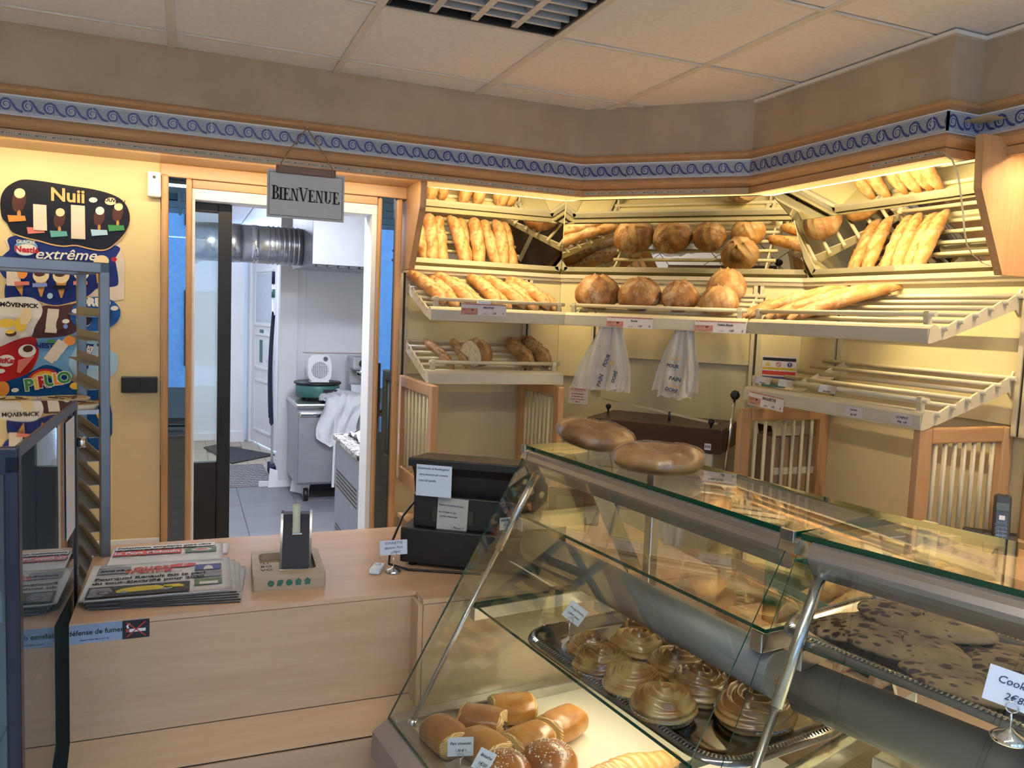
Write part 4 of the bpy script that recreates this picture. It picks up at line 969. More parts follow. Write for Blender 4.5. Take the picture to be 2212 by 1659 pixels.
pms = [pain_mesh(1, M_['glaze']), pain_mesh(2, M_['glazed2']), pain_mesh(3, M_['glaze'])]
DK = -.9995
for k, (s_, w_, a, q, lab) in enumerate(((.152, -.285, R(-78), 1, 'large dull brown chocolate roll at the left front corner of the white deck'), (.128, -.178, R(-38), 1, 'dark brown chocolate roll behind the others, second from the left corner'),
        (.105, -.082, R(-8), 0, 'glossy chocolate roll at the back, lying against the metal strip'), (.222, -.012, R(24), 0, 'golden chocolate roll furthest to the right on the white deck'),
        (.252, -.125, R(18), 0, 'golden chocolate roll behind the rear sugared brioche'), (.235, -.225, R(-70), 2, 'chocolate roll half hidden behind the price card holder'))):
    t = thing('chocolate_roll', lab, 'pastry', C1(s_, w_, DK), a, 'chocolate rolls on the white deck')
    o = inst('dough', pms[q], t)
    for x_ in (-.0565, .0565):
        for y_, z_ in ((-.004, .036), (.010, .018)): inst('chocolate_stick', pcm, t, T(x_, y_, z_) @ Matrix.Diagonal((1, 1.5, .75, 1)))
# --- sugared brioches
M_['brio'] = crust('brioche_crust', (.22, .065, .015), (.40, .14, .03), (.55, .25, .07), 0, .28, .7); M_['sugar'] = plain('pearl_sugar', (.86, .80, .68), .6)
def brioche_me(seed):
    off = Vector((seed, 4, 4))
    me = lattice('brioche', lambda u, v: (lambda th, ph, k: (.062*math.cos(th)*math.cos(ph)*k, .062*math.sin(th)*math.cos(ph)*k, .028+(.044 if ph > 0 else .028)*math.sin(ph)*k))(2*pi*u, -pi/2+pi*v, 1+.04*noise.noise(off+Vector((math.cos(2*pi*u)*math.cos(-pi/2+pi*v), math.sin(2*pi*u)*math.cos(-pi/2+pi*v), v))*1.5)), 40, 24, [M_['brio']])
    set_slash(me, [0]*len(me.vertices)); return me
def sugar_me(seed):
    rnd = random.Random(seed); mb = MB()
    for k in range(150):
        a = rnd.random()*2*pi; r = rnd.random()**.62*.95; ph = pi/2-r; n_ = Vector((math.cos(a)*math.cos(ph), math.sin(a)*math.cos(ph), math.sin(ph)))
        p = Vector((.062*n_.x, .062*n_.y, .028+.044*n_.z)); s_ = rnd.uniform(.0012, .0026)
        q = Matrix.Rotation(rnd.random()*6, 3, 'X') @ Matrix.Rotation(rnd.random()*6, 3, 'Y')
        mb.add([p+q @ Vector(c)*s_ for c in ((1, 0, 0), (-1, 0, 0), (0, 1, 0), (0, -1, 0), (0, 0, 1), (0, 0, -1))], [(0, 2, 4), (2, 1, 4), (1, 3, 4), (3, 0, 4), (2, 0, 5), (1, 2, 5), (3, 1, 5), (0, 3, 5)])
    return mb.mesh('pearl_sugar', M_['sugar'])
for k, (s_, w_, lab) in enumerate(((.342, -.122, 'round sugared brioche nearest the middle of the white deck'), (.335, -.232, 'round sugared brioche in front of the price cards, cut by the lower edge'))):
    t = thing('brioche', lab, 'pastry', C1(s_, w_, DK), k*1.4, 'sugared brioches'); inst('bun', brioche_me(k*7+1), t); o = inst('pearl_sugar', sugar_me(k), t); o['kind'] = 'stuff'
# --- long milk roll with scored top
M_['milk'] = crust('milk_roll_crust', (.58, .27, .06), (.70, .38, .11), (.78, .50, .19), 0, .35, .5, slash=(.82, .60, .30))
vm = loaf_mesh('milk_roll', .30, .030, M_['milk'], 91, 0, taper=.7)
for p, v in zip(vm.vertices, vm.attributes['slash'].data):
    d = ((p.co.x*1.0+p.co.y*.35) % .022)/.022
    if p.co.z > .022: v.value = max(0, 1-abs(d-.5)*3.2)*.9; p.co.z += -.0035*max(0, 1-abs(d-.5)*3)
tag(inst('milk_roll', vm, None, T(.905, 1.435, DK) @ RZ(R(4))), 'long golden milk roll with scored top on the white deck', 'bread')
# --- caramelised spiral buns on a silver tray
def spiral_bun(seed, gl):
    rnd = random.Random(seed); off = Vector((seed*1.7, 2, 8)); t0 = rnd.random()*6
    def f(u, v):
        th = 2*pi*u
        if v < .66:
            r = v/.66; R_ = .047*r; sp = math.cos(2*pi*r*3.2-th+t0+.9*noise.noise(off+Vector((math.cos(th)*r*2, math.sin(th)*r*2, 1)))); z = .037+.013*(1-r**1.6)+.0042*sp*min(1, r/.12)-.006*max(0, r-.85)/.15
        else:
            q = (v-.66)/.34; R_ = .047+.0085*math.sin(min(1, q*1.6)*pi/2)-.008*q*q*q; z = .031*(1-q); R_ += .0016*math.sin(q*15+th)
        k = 1+.10*noise.noise(off+Vector((math.cos(th)*1.1, math.sin(th)*1.1, 0)))+.025*noise.noise(off+Vector((math.cos(th)*3, math.sin(th)*3, v*4)))
        lf = 1+.16*noise.noise(off+Vector((math.cos(th)*R_*22, math.sin(th)*R_*22, 5)))
        return (R_*math.cos(th)*k, R_*math.sin(th)*k, max(0, z*lf))
    me = lattice('spiral_bun', f, 60, 54, [gl]); vals = []
    for p in me.vertices: vals.append(max(0, min(.85, .30+1.2*noise.noise(off+p.co*34))) if p.co.z < .040 or seed % 3 == 0 else max(0, .9*noise.noise(off+p.co*30)))
    set_slash(me, vals); return me
M_['kou'] = crust('caramel_bun', (.11, .038, .010), (.20, .08, .020), (.32, .155, .042), 0, .22, .8, slash=(.42, .26, .085))
M_['kou2'] = crust('pale_caramel_bun', (.18, .07, .017), (.32, .15, .042), (.45, .25, .08), 0, .26, .6, slash=(.54, .37, .15))
M_['cup'] = plain('white_paper_cup', (.72, .74, .78), .8)
bm1 = [spiral_bun(k, M_['kou']) for k in (1, 2, 4, 5)]+[spiral_bun(k, M_['kou2']) for k in (3, 6)]
cup = lattice('paper_cup', lambda u, v: ((.051+.009*v)*(1+.014*math.cos(2*pi*u*36))*math.cos(2*pi*u), (.051+.009*v)*(1+.014*math.cos(2*pi*u*36))*math.sin(2*pi*u), .0005+.015*v), 144, 3, [M_['cup']])
TRZ = -.7195
TRM = c1(.545, .022, TRZ, R(1.5))
def tray_mesh(hx, hy, rad, mats):
    """embossed tray: rounded rectangle, raised beaded rim"""
    def rr(off, k):   # point k of the outline grown by off
        n = 112; t = k/n; r_ = rad+off; per = [2*(hx-rad), pi/2*rad, 2*(hy-rad), pi/2*rad]*2; tot = sum(per); d = t*tot; i = 0
        while d > per[i]: d -= per[i]; i += 1
        f_ = d/per[i] if per[i] else 0
        c = [((hx-rad)*(1-2*f_), hy+off), None, (-(hx+off), (hy-rad)*(1-2*f_)), None, (-(hx-rad)*(1-2*f_), -(hy+off)), None, (hx+off, -(hy-rad)*(1-2*f_)), None][i]
        if c is None:
            cx, cy, a0 = {1: (-(hx-rad), hy-rad, pi/2), 3: (-(hx-rad), -(hy-rad), pi), 5: (hx-rad, -(hy-rad), -pi/2), 7: (hx-rad, hy-rad, 0)}[i]
            a = a0+f_*pi/2; c = (cx+r_*math.cos(a), cy+r_*math.sin(a))
        return c
    prof = [(-.060, .003), (-.036, .003), (-.030, .008), (-.024, .014), (-.016, .016), (-.006, .014), (-.002, .010), (0, .006)]
    mb = MB(); n = 112
    for o_, z_ in prof: mb.v += [Vector((*rr(o_, k), z_)) for k in range(n)]
    for j in range(len(prof)-1):
        for k in range(n): mb.f.append([j*n+k, j*n+(k+1) % n, (j+1)*n+(k+1) % n, (j+1)*n+k][::-1]); mb.mi.append(0); mb.sm.append(True)
    mb.f.append(list(range(n))); mb.mi.append(0); mb.sm.append(False)
    bead = MB()
    for k in range(n*2):
        c = rr(-.013, k/2); d = rr(-.006, k/2); mid = Vector((c[0], c[1], .0165)); out = Vector((d[0]-c[0], d[1]-c[1], -.0015)); tn = Vector((-out.y, out.x, 0)).normalized()*.0018
        bead.add([mid-out*.5-tn, mid-out*.5+tn, mid+out*.9+tn, mid+out*.9-tn, mid+out*.2+Vector((0, 0, .0022))], [(0, 1, 4), (1, 2, 4), (2, 3, 4), (3, 0, 4)])
    return mb.mesh('tray_dish', mats[0]), bead.mesh('beaded_rim', mats[1])
M_['tray'] = plain('silver_tray', (.28, .28, .29), .16, 1, var=.05); M_['bead'] = plain('silver_bead', (.55, .55, .57), .12, 1)
d_, b_ = tray_mesh(.315, .178, .085, (M_['tray'], M_['bead']))
t = thing('silver_tray', 'oblong silver tray with a beaded rim under the spiral buns', 'tray', TRM.translation, ANG1+R(1.5)); inst('dish', d_, t); inst('beaded_rim', b_, t)['kind'] = 'stuff'
kou = [(.355, .005), (.385, .105), (.475, .140), (.575, .145), (.400, -.062), (.435, .040), (.545, .055), (.475, -.085), (.572, -.080), (.635, .030), (.665, -.085), (.672, .130), (.752, .055)]
kw = ['at the far left end of the tray', 'at the back left of the tray', 'at the back of the tray, second from the left', 'at the back of the tray beneath the lamp housing', 'torn bun with a sunken side, nearest the small card', 'pale bun in the second row, second from the left', 'in the middle of the tray', 'in the front row, second from the left', 'pale bun with an open spiral in the front row', 'right of the middle, half behind the strut', 'pale flat bun at the front by the glass joint', 'at the back right, beneath the lamp housing', 'with a tall paper cup at the right end of the tray']
for k, (s_, w_) in enumerate(kou):
    if k == 0: continue
    t = thing('spiral_bun', 'caramelised spiral bun '+kw[k] if not kw[k].startswith(('torn', 'pale')) else 'caramelised '+kw[k], 'pastry', C1(s_, w_-.01, TRZ+.0045), k*1.9, 'spiral buns on the silver tray')
    o = inst('bun', (bm1+bm1)[(4 if k in (5, 10) else 5 if k == 8 else k % 4)], t); inst('paper_cup', cup, t); o.scale = (1.10, 1.10, 1.02)
    if k == 12: t.scale = (1.18, 1.18, 1.05)
    if k == 4: o.scale = (1.05, .95, .85); o.rotation_euler = (.12, -.1, 0)
# --- cards on little stands
M_['card'] = plain('pale_card', (.66, .74, .86), .8, var=.02)
def card_stand(label, M, cw, ch, lines, tilt=0, h=.055, roll=0, size=.012, cat='price card'):
    t = thing('card_holder', label, cat); l, q, s_ = M.decompose(); t.location = l; t.rotation_euler = q.to_euler(); WORLD[t.name] = M
    MB().lathe([(0, .0005), (.021, .0005), (.022, .003), (.017, .008), (.007, .012), (.003, .016), (0, .017)], n=20).build('stand_base', M_['chrome'], t)
    MB().tube([(0, 0, .012), (0, 0, h)], .0014, 8).build('stem', M_['chrome'], t)
    lp = [(.007*math.sin(a), -.0015, h+.007-.007*math.cos(a)) for a in [2*pi*k/16 for k in range(17)]]
    MB().tube(lp, .0009, 6).build('wire_clip', M_['chrome'], t)
    Mc = T(0, .001, h+.004) @ RX(-tilt) @ RY(roll)
    c = MB(); c.box(-cw/2, cw/2, 0, .0006, 0, ch)
    o = c.build('card', M_['card'], t); o.matrix_basis = Mc
    for s2, x, z, sz in lines: write(s2, sz, T(x, -.0006, z) @ UP, M_['ink'], o, .2)
    return t
FC = lambda p: math.atan2(p.x, p.y)*-1      # turn to face the camera
def stand1(p, extra=0): return T(*p) @ RZ(FC(p)+extra)
card_stand('price card for chocolate rolls on a wire stand at the deck corner', stand1(C1(.262, -.300, DK), .1), .056, .040, (('Pain chocolat', 0, .027, .0085), ('1.30 € 1', 0, .012, .0075)), .15, .040)
card_stand('tilted brioche price card on a stand before the sugared brioches', stand1(C1(.345, -.298, DK), .3), .040, .044, (('Brioche', 0, .031, .009), ('1€50', 0, .014, .010)), .1, .052, roll=.55)
card_stand('tilted price card on a wire stand at the end of the bun tray', stand1(C1(.325, -.075, TRZ+.0035), .15), .046, .040, (('Kouig Amann', 0, .027, .0065), ('2,80€ pièce', 0, .014, .0065)), .1, .046, roll=.62)
# --- wrapped cakes on top of the case
M_['cake'] = crust('cake_crust', (.11, .042, .012), (.24, .11, .03), (.42, .24, .08), 0, .40, .5, slash=(.50, .32, .12), bscale=9)
def film():
    m, nt, b = nodes('cling_film'); nt.nodes.remove(b); L = nt.links
    t_ = N(nt, 'ShaderNodeBsdfTransparent'); g_ = N(nt, 'ShaderNodeBsdfGlossy'); g_.inputs['Roughness'].default_value = .05; g_.inputs[0].default_value = (.9, .92, 1, 1)
    n_ = N(nt, 'ShaderNodeTexNoise'); n_.inputs['Scale'].default_value = 26; n_.inputs['Detail'].default_value = 6; n_.inputs['Distortion'].default_value = 2.2; L.new(coords(nt, (1, 1, 2.5)), n_.inputs['Vector'])
    bp = N(nt, 'ShaderNodeBump'); bp.inputs['Strength'].default_value = .5; bp.inputs['Distance'].default_value = .008; L.new(n_.outputs[0], bp.inputs['Height']); L.new(bp.outputs[0], g_.inputs['Normal'])
    lw = N(nt, 'ShaderNodeLayerWeight'); lw.inputs[0].default_value = .5; L.new(bp.outputs[0], lw.inputs['Normal']); pw = N(nt, 'ShaderNodeMath', operation='POWER'); pw.inputs[1].default_value = 4; L.new(lw.outputs['Facing'], pw.inputs[0])
    ma = N(nt, 'ShaderNodeMath', operation='MULTIPLY_ADD'); ma.inputs[1].default_value = .45; ma.inputs[2].default_value = .07; L.new(pw.outputs[0], ma.inputs[0])
    mx = N(nt, 'ShaderNodeMixShader'); L.new(ma.outputs[0], mx.inputs[0]); L.new(t_.outputs[0], mx.inputs[1]); L.new(g_.outputs[0], mx.inputs[2]); L.new(mx.outputs[0], nt.nodes['Material Output'].inputs[0]); return m
M_['film'] = film()
def ring_cake(seed, grow=0):
    off = Vector((seed*2.1, 5, 1)); R0, h = .098, .050
    def f(u, v):
        th = 2*pi*u; ph = 2*pi*v
        r = .061+.037*math.cos(ph)*(1 if math.cos(ph) > 0 else 1.05); z = h*.48+h*.52*math.sin(ph)*(1.0 if math.sin(ph) > 0 else .92)
        k = 1+.07*noise.noise(off+Vector((math.cos(th)*1.6, math.sin(th)*1.6, 0)))+.03*noise.noise(off+Vector((math.cos(th)*5, math.sin(th)*5, math.sin(ph))))
        if grow: wr = abs(noise.noise(off+Vector((math.cos(th)*7+ph*.5, math.sin(th)*7, ph*.7))))+.5*abs(noise.noise(off+Vector((math.cos(th)*19, math.sin(th)*19+ph, ph*1.3)))); r += .0025*math.cos(ph)+.003*wr*math.cos(ph); z += .0025*math.sin(ph)+.0038*wr; k *= 1.005
        return (r*k*math.cos(th), r*k*math.sin(th), max(.001 if not grow else .0005, z*(1+.12*noise.noise(off+Vector((math.cos(th)*2, math.sin(th)*2, 7))))))
    n, m = (150, 46) if grow else (72, 28); vs_ = [f(i/n, j/m) for j in range(m) for i in range(n)]; fs = [(j*n+i, j*n+(i+1) % n, ((j+1) % m)*n+(i+1) % n, ((j+1) % m)*n+i) for j in range(m) for i in range(n)]
    me = bpy.data.meshes.new('ring_cake'); me.from_pydata(vs_, [], fs); me.materials.append(M_['film'] if grow else M_['cake']); me.polygons.foreach_set('use_smooth', [True]*len(fs)); set_slash(me, [max(0, .5*noise.noise(Vector(v)*30)) for v in vs_]); me.update(); return me
for k, (s_, w_, lab, sc, tl) in enumerate(((.100, .125, 'ring cake in cling film at the back corner of the glass top', 1.0, .22), (.372, .110, 'ring cake in cling film nearest the front rail on the glass top', 1.03, 0.0))):
    t = thing('ring_cake', lab, 'cake', C1(s_, w_, -.3308+(.012 if tl else 0)), k*2, 'wrapped ring cakes'); t.scale = (sc, sc, sc)
    if tl: t.rotation_euler = (tl*.6, tl*.35, 0)
    inst('cake', ring_cake(k), t); inst('cling_film', ring_cake(k, 1), t)
    MB().lathe([(0, .03), (.026, .034)], n=18).build('hole_shadow', M_['cake'], t)
t = thing('tent_card', 'folded card with handwriting between the two wrapped ring cakes', 'card', C1(.245, .185, -.3309), FC(C1(.245, .185, 0))+.1)
MB().prism([(0, 0), (.0006, 0), (.012, .034), (.0246, 0), (.025, 0), (.0125, .0352)], (-.032, 0, 0), (0, 1, 0), (0, 0, 1), (.064, 0, 0)).build('card', M_['card'], t)
write('Kouig AMANN', .0095, T(0, .0045, .018) @ RX(-.34) @ UP, M_['ink'], t, .15)
# --- cookies on the second tray
def cookie_mat():
    m, nt, b = nodes('cookie_dough'); L = nt.links; v = coords(nt)
    n_ = N(nt, 'ShaderNodeTexNoise'); n_.inputs['Scale'].default_value = 30; n_.inputs['Detail'].default_value = 6; L.new(v, n_.inputs['Vector'])
    base = ramp(nt, n_.outputs[0], [(.3, (.17, .10, .045)), (.7, (.32, .21, .11))])
    vo = N(nt, 'ShaderNodeTexVoronoi'); vo.inputs['Scale'].default_value = 75; vo.inputs['Randomness'].default_value = 1
    mp = N(nt, 'ShaderNodeMapping'); mp.inputs['Scale'].default_value = (.55, 1.2, 1); L.new(v, mp.inputs[0]); L.new(mp.outputs[0], vo.inputs['Vector'])
    n2 = N(nt, 'ShaderNodeTexNoise'); n2.inputs['Scale'].default_value = 17; L.new(v, n2.inputs['Vector'])
    ad = N(nt, 'ShaderNodeMath', operation='ADD'); L.new(vo.outputs['Distance'], ad.inputs[0]); L.new(n2.outputs[0], ad.inputs[1])
    chip = ramp(nt, ad.outputs[0], [(.76, (1, 1, 1)), (.84, (0, 0, 0))])
    mx = N(nt, 'ShaderNodeMix'); mx.data_type = 'RGBA'; L.new(chip, mx.inputs[0]); L.new(base, mx.inputs[6]); mx.inputs[7].default_value = (.035, .014, .012, 1)
    L.new(mx.outputs[2], b.inputs['Base Color']); b.inputs['Roughness'].default_value = .75; bump(nt, b, n_.outputs[0], .9, .004); return m
M_['cookie'] = cookie_mat()
def cookie_me(seed):
    off = Vector((seed*3, 3, 3))
    return lattice('cookie', lambda u, v: (lambda th, ph: (lambda k: (.098*math.copysign(abs(math.cos(th))**.85, math.cos(th))*math.cos(ph)**.5*k, .052*math.sin(th)*math.cos(ph)**.5*k, .008+(.014 if ph > 0 else .008)*math.sin(ph)*(1+.5*noise.noise(off+Vector((math.cos(th), math.sin(th), 0))*2))))(1+.10*noise.noise(off+Vector((math.cos(th), math.sin(th), 0))*1.6)+.02*noise.noise(off+Vector((math.cos(th), math.sin(th), 0))*6)))(2*pi*u, -pi/2*.999+pi*.999*v), 48, 18, [M_['cookie']])
ckm = [cookie_me(k) for k in range(3)]
CZ = -.5035
d2_, b2_ = tray_mesh(.28, .165, .085, (M_['tray'], M_['bead']))
TC = C2(.255, .105, CZ)
t = thing('silver_tray', 'silver beaded tray under the chocolate cookies', 'tray', TC, ANG2-R(5)); inst('dish', d2_, t); inst('beaded_rim', b2_, t)['kind'] = 'stuff'
for k, (u_, v_, z_, a, rx, lab) in enumerate(((.145, .105, .030, .15, .1, 'large chocolate cookie on top of the pile at the back'), (.135, .165, .006, .3, 0, 'chocolate cookie half hidden at the very back of the pile'), (.150, .028, .012, .12, .1, 'broad chocolate cookie in the middle row of the pile'),
        (.075, .060, .006, 1.2, 0, 'chocolate cookie at the left end behind the glass reflection'), (.275, -.012, .004, .12, 0, 'chocolate cookie lying lowest along the beaded rim'), (.335, .055, .016, .0, .12, 'thick chocolate cookie behind the white cookie card'),
        (.295, .125, .010, .2, 0, 'chocolate cookie peeping out behind the white card'), (.43, -.01, .004, .1, 0, 'chocolate cookie at the lower right corner of the picture'), (.41, .12, .004, .3, 0, 'chocolate cookie at the right edge of the picture'))):
    p = C2(u_, v_+.02, CZ+.004+z_); o = inst('cookie', ckm[k % 3], None, T(*p) @ RZ(ANG2+a) @ RX(rx)); tag(o, lab, 'cookie', 'chocolate cookies on the second tray')
card_stand('white card for cookies on a wire stand before the pile', stand1(Vector((.946, .634, CZ+.004)), .1), .066, .044, (('Cookies', .0, .030, .013), ('2€80', .002, .012, .012)), .3, .036, roll=.16)
# sticker on the end glass
stk = thing('glass_sticker', 'small white printed sticker on the end glass of the pastry case', 'sticker'); P_ = C1(-.0045, -.052, -.532); stk.location = P_; stk.rotation_euler = (0, 0, ANG1+pi/2)
MB().box(-.026, .026, 0, .0006, -.016, .016).build('label_sheet', M_['paper'], stk)
for s2, z_, sz in (('HERMIN   REZ', .009, .0075), ('01 51 52 57', -.004, .006), ('• • •', -.012, .005)): write(s2, sz, T(.0, -.0005, z_) @ UP, M_['inkk'], stk)
# ---------------------------------------------------------------- things on the counter
M_['news'] = plain('newsprint', (.60, .60, .59), .85, var=.05, scale=20); M_['newsd'] = plain('print_dark', (.05, .05, .06), .8, var=.3, scale=40); M_['newsg'] = plain('print_grey', (.25, .26, .28), .8, var=.3, scale=50)
M_['yell'] = plain('print_yellow', (.62, .48, .03), .7); M_['printblue'] = plain('print_blue', (.06, .08, .25), .7, var=.2); M_['printgreen'] = plain('print_green', (.10, .16, .07), .7, var=.4, scale=60)
NB = ZC+.0008
def paper_me(w, d, seed, h=.0032):
    off = Vector((seed, 3, 9))
    g = [[(-w/2+w*i/14, -d/2+d*j/8, h+.0012*noise.noise(off+Vector((i*.3, j*.4, 0)))) for j in range(9)] for i in range(15)]
    return MB().sheet(g, 0, h*.9).mesh('sheet', M_['news'])
def flat(pts, z, mat, parent, name='print'):
    return MB().add([(x, y, z) for x, y in pts], [list(range(len(pts)))]).build(name, mat, parent)
def rect(x0, x1, y0, y1): return [(x0, y0), (x1, y0), (x1, y1), (x0, y1)]
def circ(cx, cy, r, n=16, ry=None): return [(cx+r*math.cos(2*pi*k/n), cy+(ry or r)*math.sin(2*pi*k/n)) for k in range(n)]
nl = ['lowest newspaper of the front stack, its right edge sticking out', 'newspaper second from the bottom of the front stack', 'newspaper third from the bottom of the front stack', 'newspaper third from the top of the front stack', 'newspaper just under the top one of the front stack']
for k in range(5):
    t = thing('newspaper', nl[k], 'newspaper', (-.040+.018*(4-k)/4+.004*(k % 2), 2.135+.010*(k-2)/2-.004, NB+k*.0036), R(-2-1.2*(4-k)), 'newspapers on the counter'); inst('sheet', paper_me(.335, .255, k), t)
    MB().box(-.166, .166, -.1282, -.1274, .0004, .003).build('fold_edge', M_['newsd'], t)
t = thing('newspaper', 'topmost newspaper with a yellow car picture and a red masthead', 'newspaper', (-.052, 2.150, NB+5*.0036), R(-1.5), 'newspapers on the counter'); inst('sheet', paper_me(.335, .262, 9), t)
Z0 = .0062; FL = lambda x, y: T(x, y, Z0+.0003)
flat(rect(-.155, .070, -.126, -.052), Z0, M_['newsd'], t)
flat([(-.095, -.09), (-.08, -.075), (-.045, -.066), (-.005, -.067), (.012, -.08), (.030, -.084), (.030, -.098), (-.09, -.104)], Z0+.0002, M_['yell'], t)
flat([(.010, -.070), (.045, -.068), (.058, -.082), (.055, -.090), (.012, -.088)], Z0+.0002, M_['yell'], t)
for cx, cy in ((-.075, -.102), (.018, -.097)): flat(circ(cx, cy, .010, 14, .008), Z0+.0003, M_['newsg'], t)
flat([(-.15, -.06), (-.11, -.062), (-.10, -.09), (-.12, -.12), (-.152, -.122)], Z0+.0002, M_['newsg'], t); flat(circ(-.118, -.098, .017, 18, .014), Z0+.0003, M_['black'], t); flat(circ(-.118, -.098, .010, 18, .008), Z0+.0004, M_['newsg'], t)
for y, m in ((.028, 'printblue'), (-.030, 'newsg'), (-.090, 'printgreen')): flat(rect(.080, .145, y, y+.046), Z0, M_[m], t)
flat([(.10, .03), (.125, .03), (.122, .055), (.112, .065), (.104, .055)], Z0+.0002, M_['news'], t); flat(rect(.092, .135, -.086, -.066), Z0+.0002, M_['news'], t)
write('ouest', .044, FL(-.018, .078), M_['red'], t, 0, .0009); write('france', .044, FL(-.030, .052), M_['red'], t, 0, .0009)
flat(circ(.052, .080, .030, 24, .016), Z0+.0002, M_['red'], t); write('F', .026, FL(.052, .080) @ T(0, 0, .0003), M_['news'], t, .2, .0008)
write('Pourquoi Renault fait le pari', .0225, FL(-.150, .004), M_['inkk'], t, 0, .0007, 'LEFT'); write('du tout-électrifié pour 2030', .0225, FL(-.152, -.026), M_['inkk'], t, 0, .0007, 'LEFT')
flat(rect(-.150, -.075, .045, .098), Z0, M_['newsg'], t); write('SANS DÉLAI', .013, FL(-.108, .066) @ T(0, 0, .0002), M_['inkk'], t, .1, .0006)
for a, b, y in ((-.15, -.08, .026), (-.07, -.01, .026), (0, .05, .030), (-.15, -.09, .112), (.09, .15, .108)): flat(rect(a, b, y, y+.004), Z0, M_['newsg'], t)
for k in range(2):
    t = thing('newspaper', ['newspaper underneath the one with the red banner', 'newspaper with a red banner behind the front stack'][k], 'newspaper', (-.040, 2.372, NB+k*.0036), R(-3+k), 'newspapers on the counter'); inst('sheet', paper_me(.292, .22, 20+k), t)
flat(rect(-.14, .125, .075, .108), Z0, M_['newsgl'] if 'newsgl' in M_ else M_['news'], t); write('Cohabitation compliquée entre vélos', .0165, FL(-.135, .092), M_['inkk'], t, 0, .0007, 'LEFT'); write('et piétons sur la digue du Sillon', .0165, FL(-.135, .072), M_['inkk'], t, 0, .0007, 'LEFT')
flat(rect(-.140, .035, .022, .060), Z0+.0002, M_['red'], t); write('le Pays Malouin', .027, FL(-.054, .041) @ T(0, 0, .0003), M_['news'], t, 0, .001)
flat(rect(.045, .128, .018, .062), Z0, M_['printgreen'], t); flat(circ(.088, .042, .028, 18, .012), Z0+.0002, M_['news'], t); flat(circ(.088, .044, .018, 18, .007), Z0+.0003, M_['red'], t)
for k in range(4): flat(rect(-.14+k*.07, -.08+k*.07, .004, .008), Z0, M_['newsg'], t)
t = thing('newspaper', 'white sheet sticking out behind the red-banner newspaper', 'paper', (.015, 2.440, NB), R(-6)); inst('sheet', paper_me(.22, .10, 31), t)
# wooden tray with a black dispenser
M_['oak'] = wood('pale_oak', (.36, .28, .19), (.48, .39, .28), 'X', rough=.6); M_['gprint'] = plain('green_print', (.05, .16, .11), .7)
ty = thing('wooden_tray', 'pale wooden tray with a rounded hollow and green emblems on its front edge', 'tray', (.257, 2.142, ZC), R(-3))
bt = MB(); hx, hy, hz = .0895, .108, .040
def rrect(hx, hy, r, n=6): return [(sx*(hx-r)+r*math.cos(a0+pi/2*k/n), sy*(hy-r)+r*math.sin(a0+pi/2*k/n)) for sx, sy, a0 in ((1, 1, 0), (-1, 1, pi/2), (-1, -1, pi), (1, -1, -pi/2)) for k in range(n+1)]
ou, inn = rrect(hx, hy, .006), rrect(.070, .078, .018); n_ = len(ou); inn = [(x, y+.006) for x, y in inn]
bt.add([(x, y, 0) for x, y in ou]+[(x, y, hz) for x, y in ou]+[(x, y, hz) for x, y in inn]+[(x, y, .021) for x, y in inn],
       [(i, (i+1) % n_, n_+(i+1) % n_, n_+i) for i in range(n_)]+[(n_+i, n_+(i+1) % n_, 2*n_+(i+1) % n_, 2*n_+i) for i in range(n_)]+[(2*n_+i, 2*n_+(i+1) % n_, 3*n_+(i+1) % n_, 3*n_+i) for i in range(n_)]+[list(range(3*n_, 4*n_)), list(range(n_))[::-1]])
bt.build('block', M_['oak'], ty)
for s2, x, y in (('LI', -.052, .052), ('BO', -.052, .026), ('VO', -.052, -.004), ('N', .052, .052), ('R', .054, .026), ('H', .056, -.004)): write(s2, .022, T(x, y, .0212), M_['inkk'], ty)
for k, sh in enumerate(('c', 'l', 'c', 'h', 'o')):
    x = -.046+k*.0225
    pts = circ(x, .019, .0085, 18) if sh == 'c' else ([(x-.008, .012), (x+.002, .011), (x+.009, .022), (x+.006, .028), (x-.006, .026)] if sh == 'l' else ([(x-.007, .011), (x+.007, .011), (x+.007, .021), (x+.010, .021), (x, .030), (x-.010, .021), (x-.007, .021)]))
    MB().add([(p[0], -hy-.0004, p[1]) for p in pts], [list(range(len(pts)))]).build('emblem', M_['gprint'], ty)
dp = thing('paper_dispenser', 'black slanted dispenser with a pale paper strip, standing in the wooden tray', 'dispenser', (.282, 2.160, ZC+.0215), R(-9))
M_['navypl'] = plain('navy_black_plastic', (.010, .012, .022), .6); M_['gloss'] = plain('glossy_dark_plastic', (.06, .058, .055), .12, coat=.5)
MB().bbox(-.041, .041, -.055, .05, 0, .008, .004).build('white_foot', M_['white'], dp)
MB().prism([(-.056, .009), (.045, .009), (.045, .138), (.012, .138), (.006, .118), (-.012, .088)], (-.034, 0, 0), (0, 1, 0), (0, 0, 1), (.068, 0, 0)).build('body', M_['navypl'], dp)
for x in (-.0405, .0345): MB().prism([(-.052, .009), (.048, .009), (.048, .140), (.014, .140)], (x, 0, 0), (0, 1, 0), (0, 0, 1), (.006, 0, 0)).build('side_plate', M_['gloss'], dp)
MB().bbox(-.012, .016, -.016, -.004, .088, .094, .002).build('cutter', M_['chrome'], dp)
M_['strip'] = plain('pale_paper_strip', (.56, .60, .46), .6)
g = [[(x, y, z) for x in (-.010, .010)] for y, z in ((-.010, .092), (-.002, .115), (.004, .14), (.008, .158), (.014, .166), (.022, .160), (.026, .14))]
MB().sheet(g, 0, .0006).build('paper_strip', M_['strip'], dp)
be = thing('bell_button', 'small white plastic bell button lying on the counter', 'bell', (.495, 2.118, ZC), R(-28))
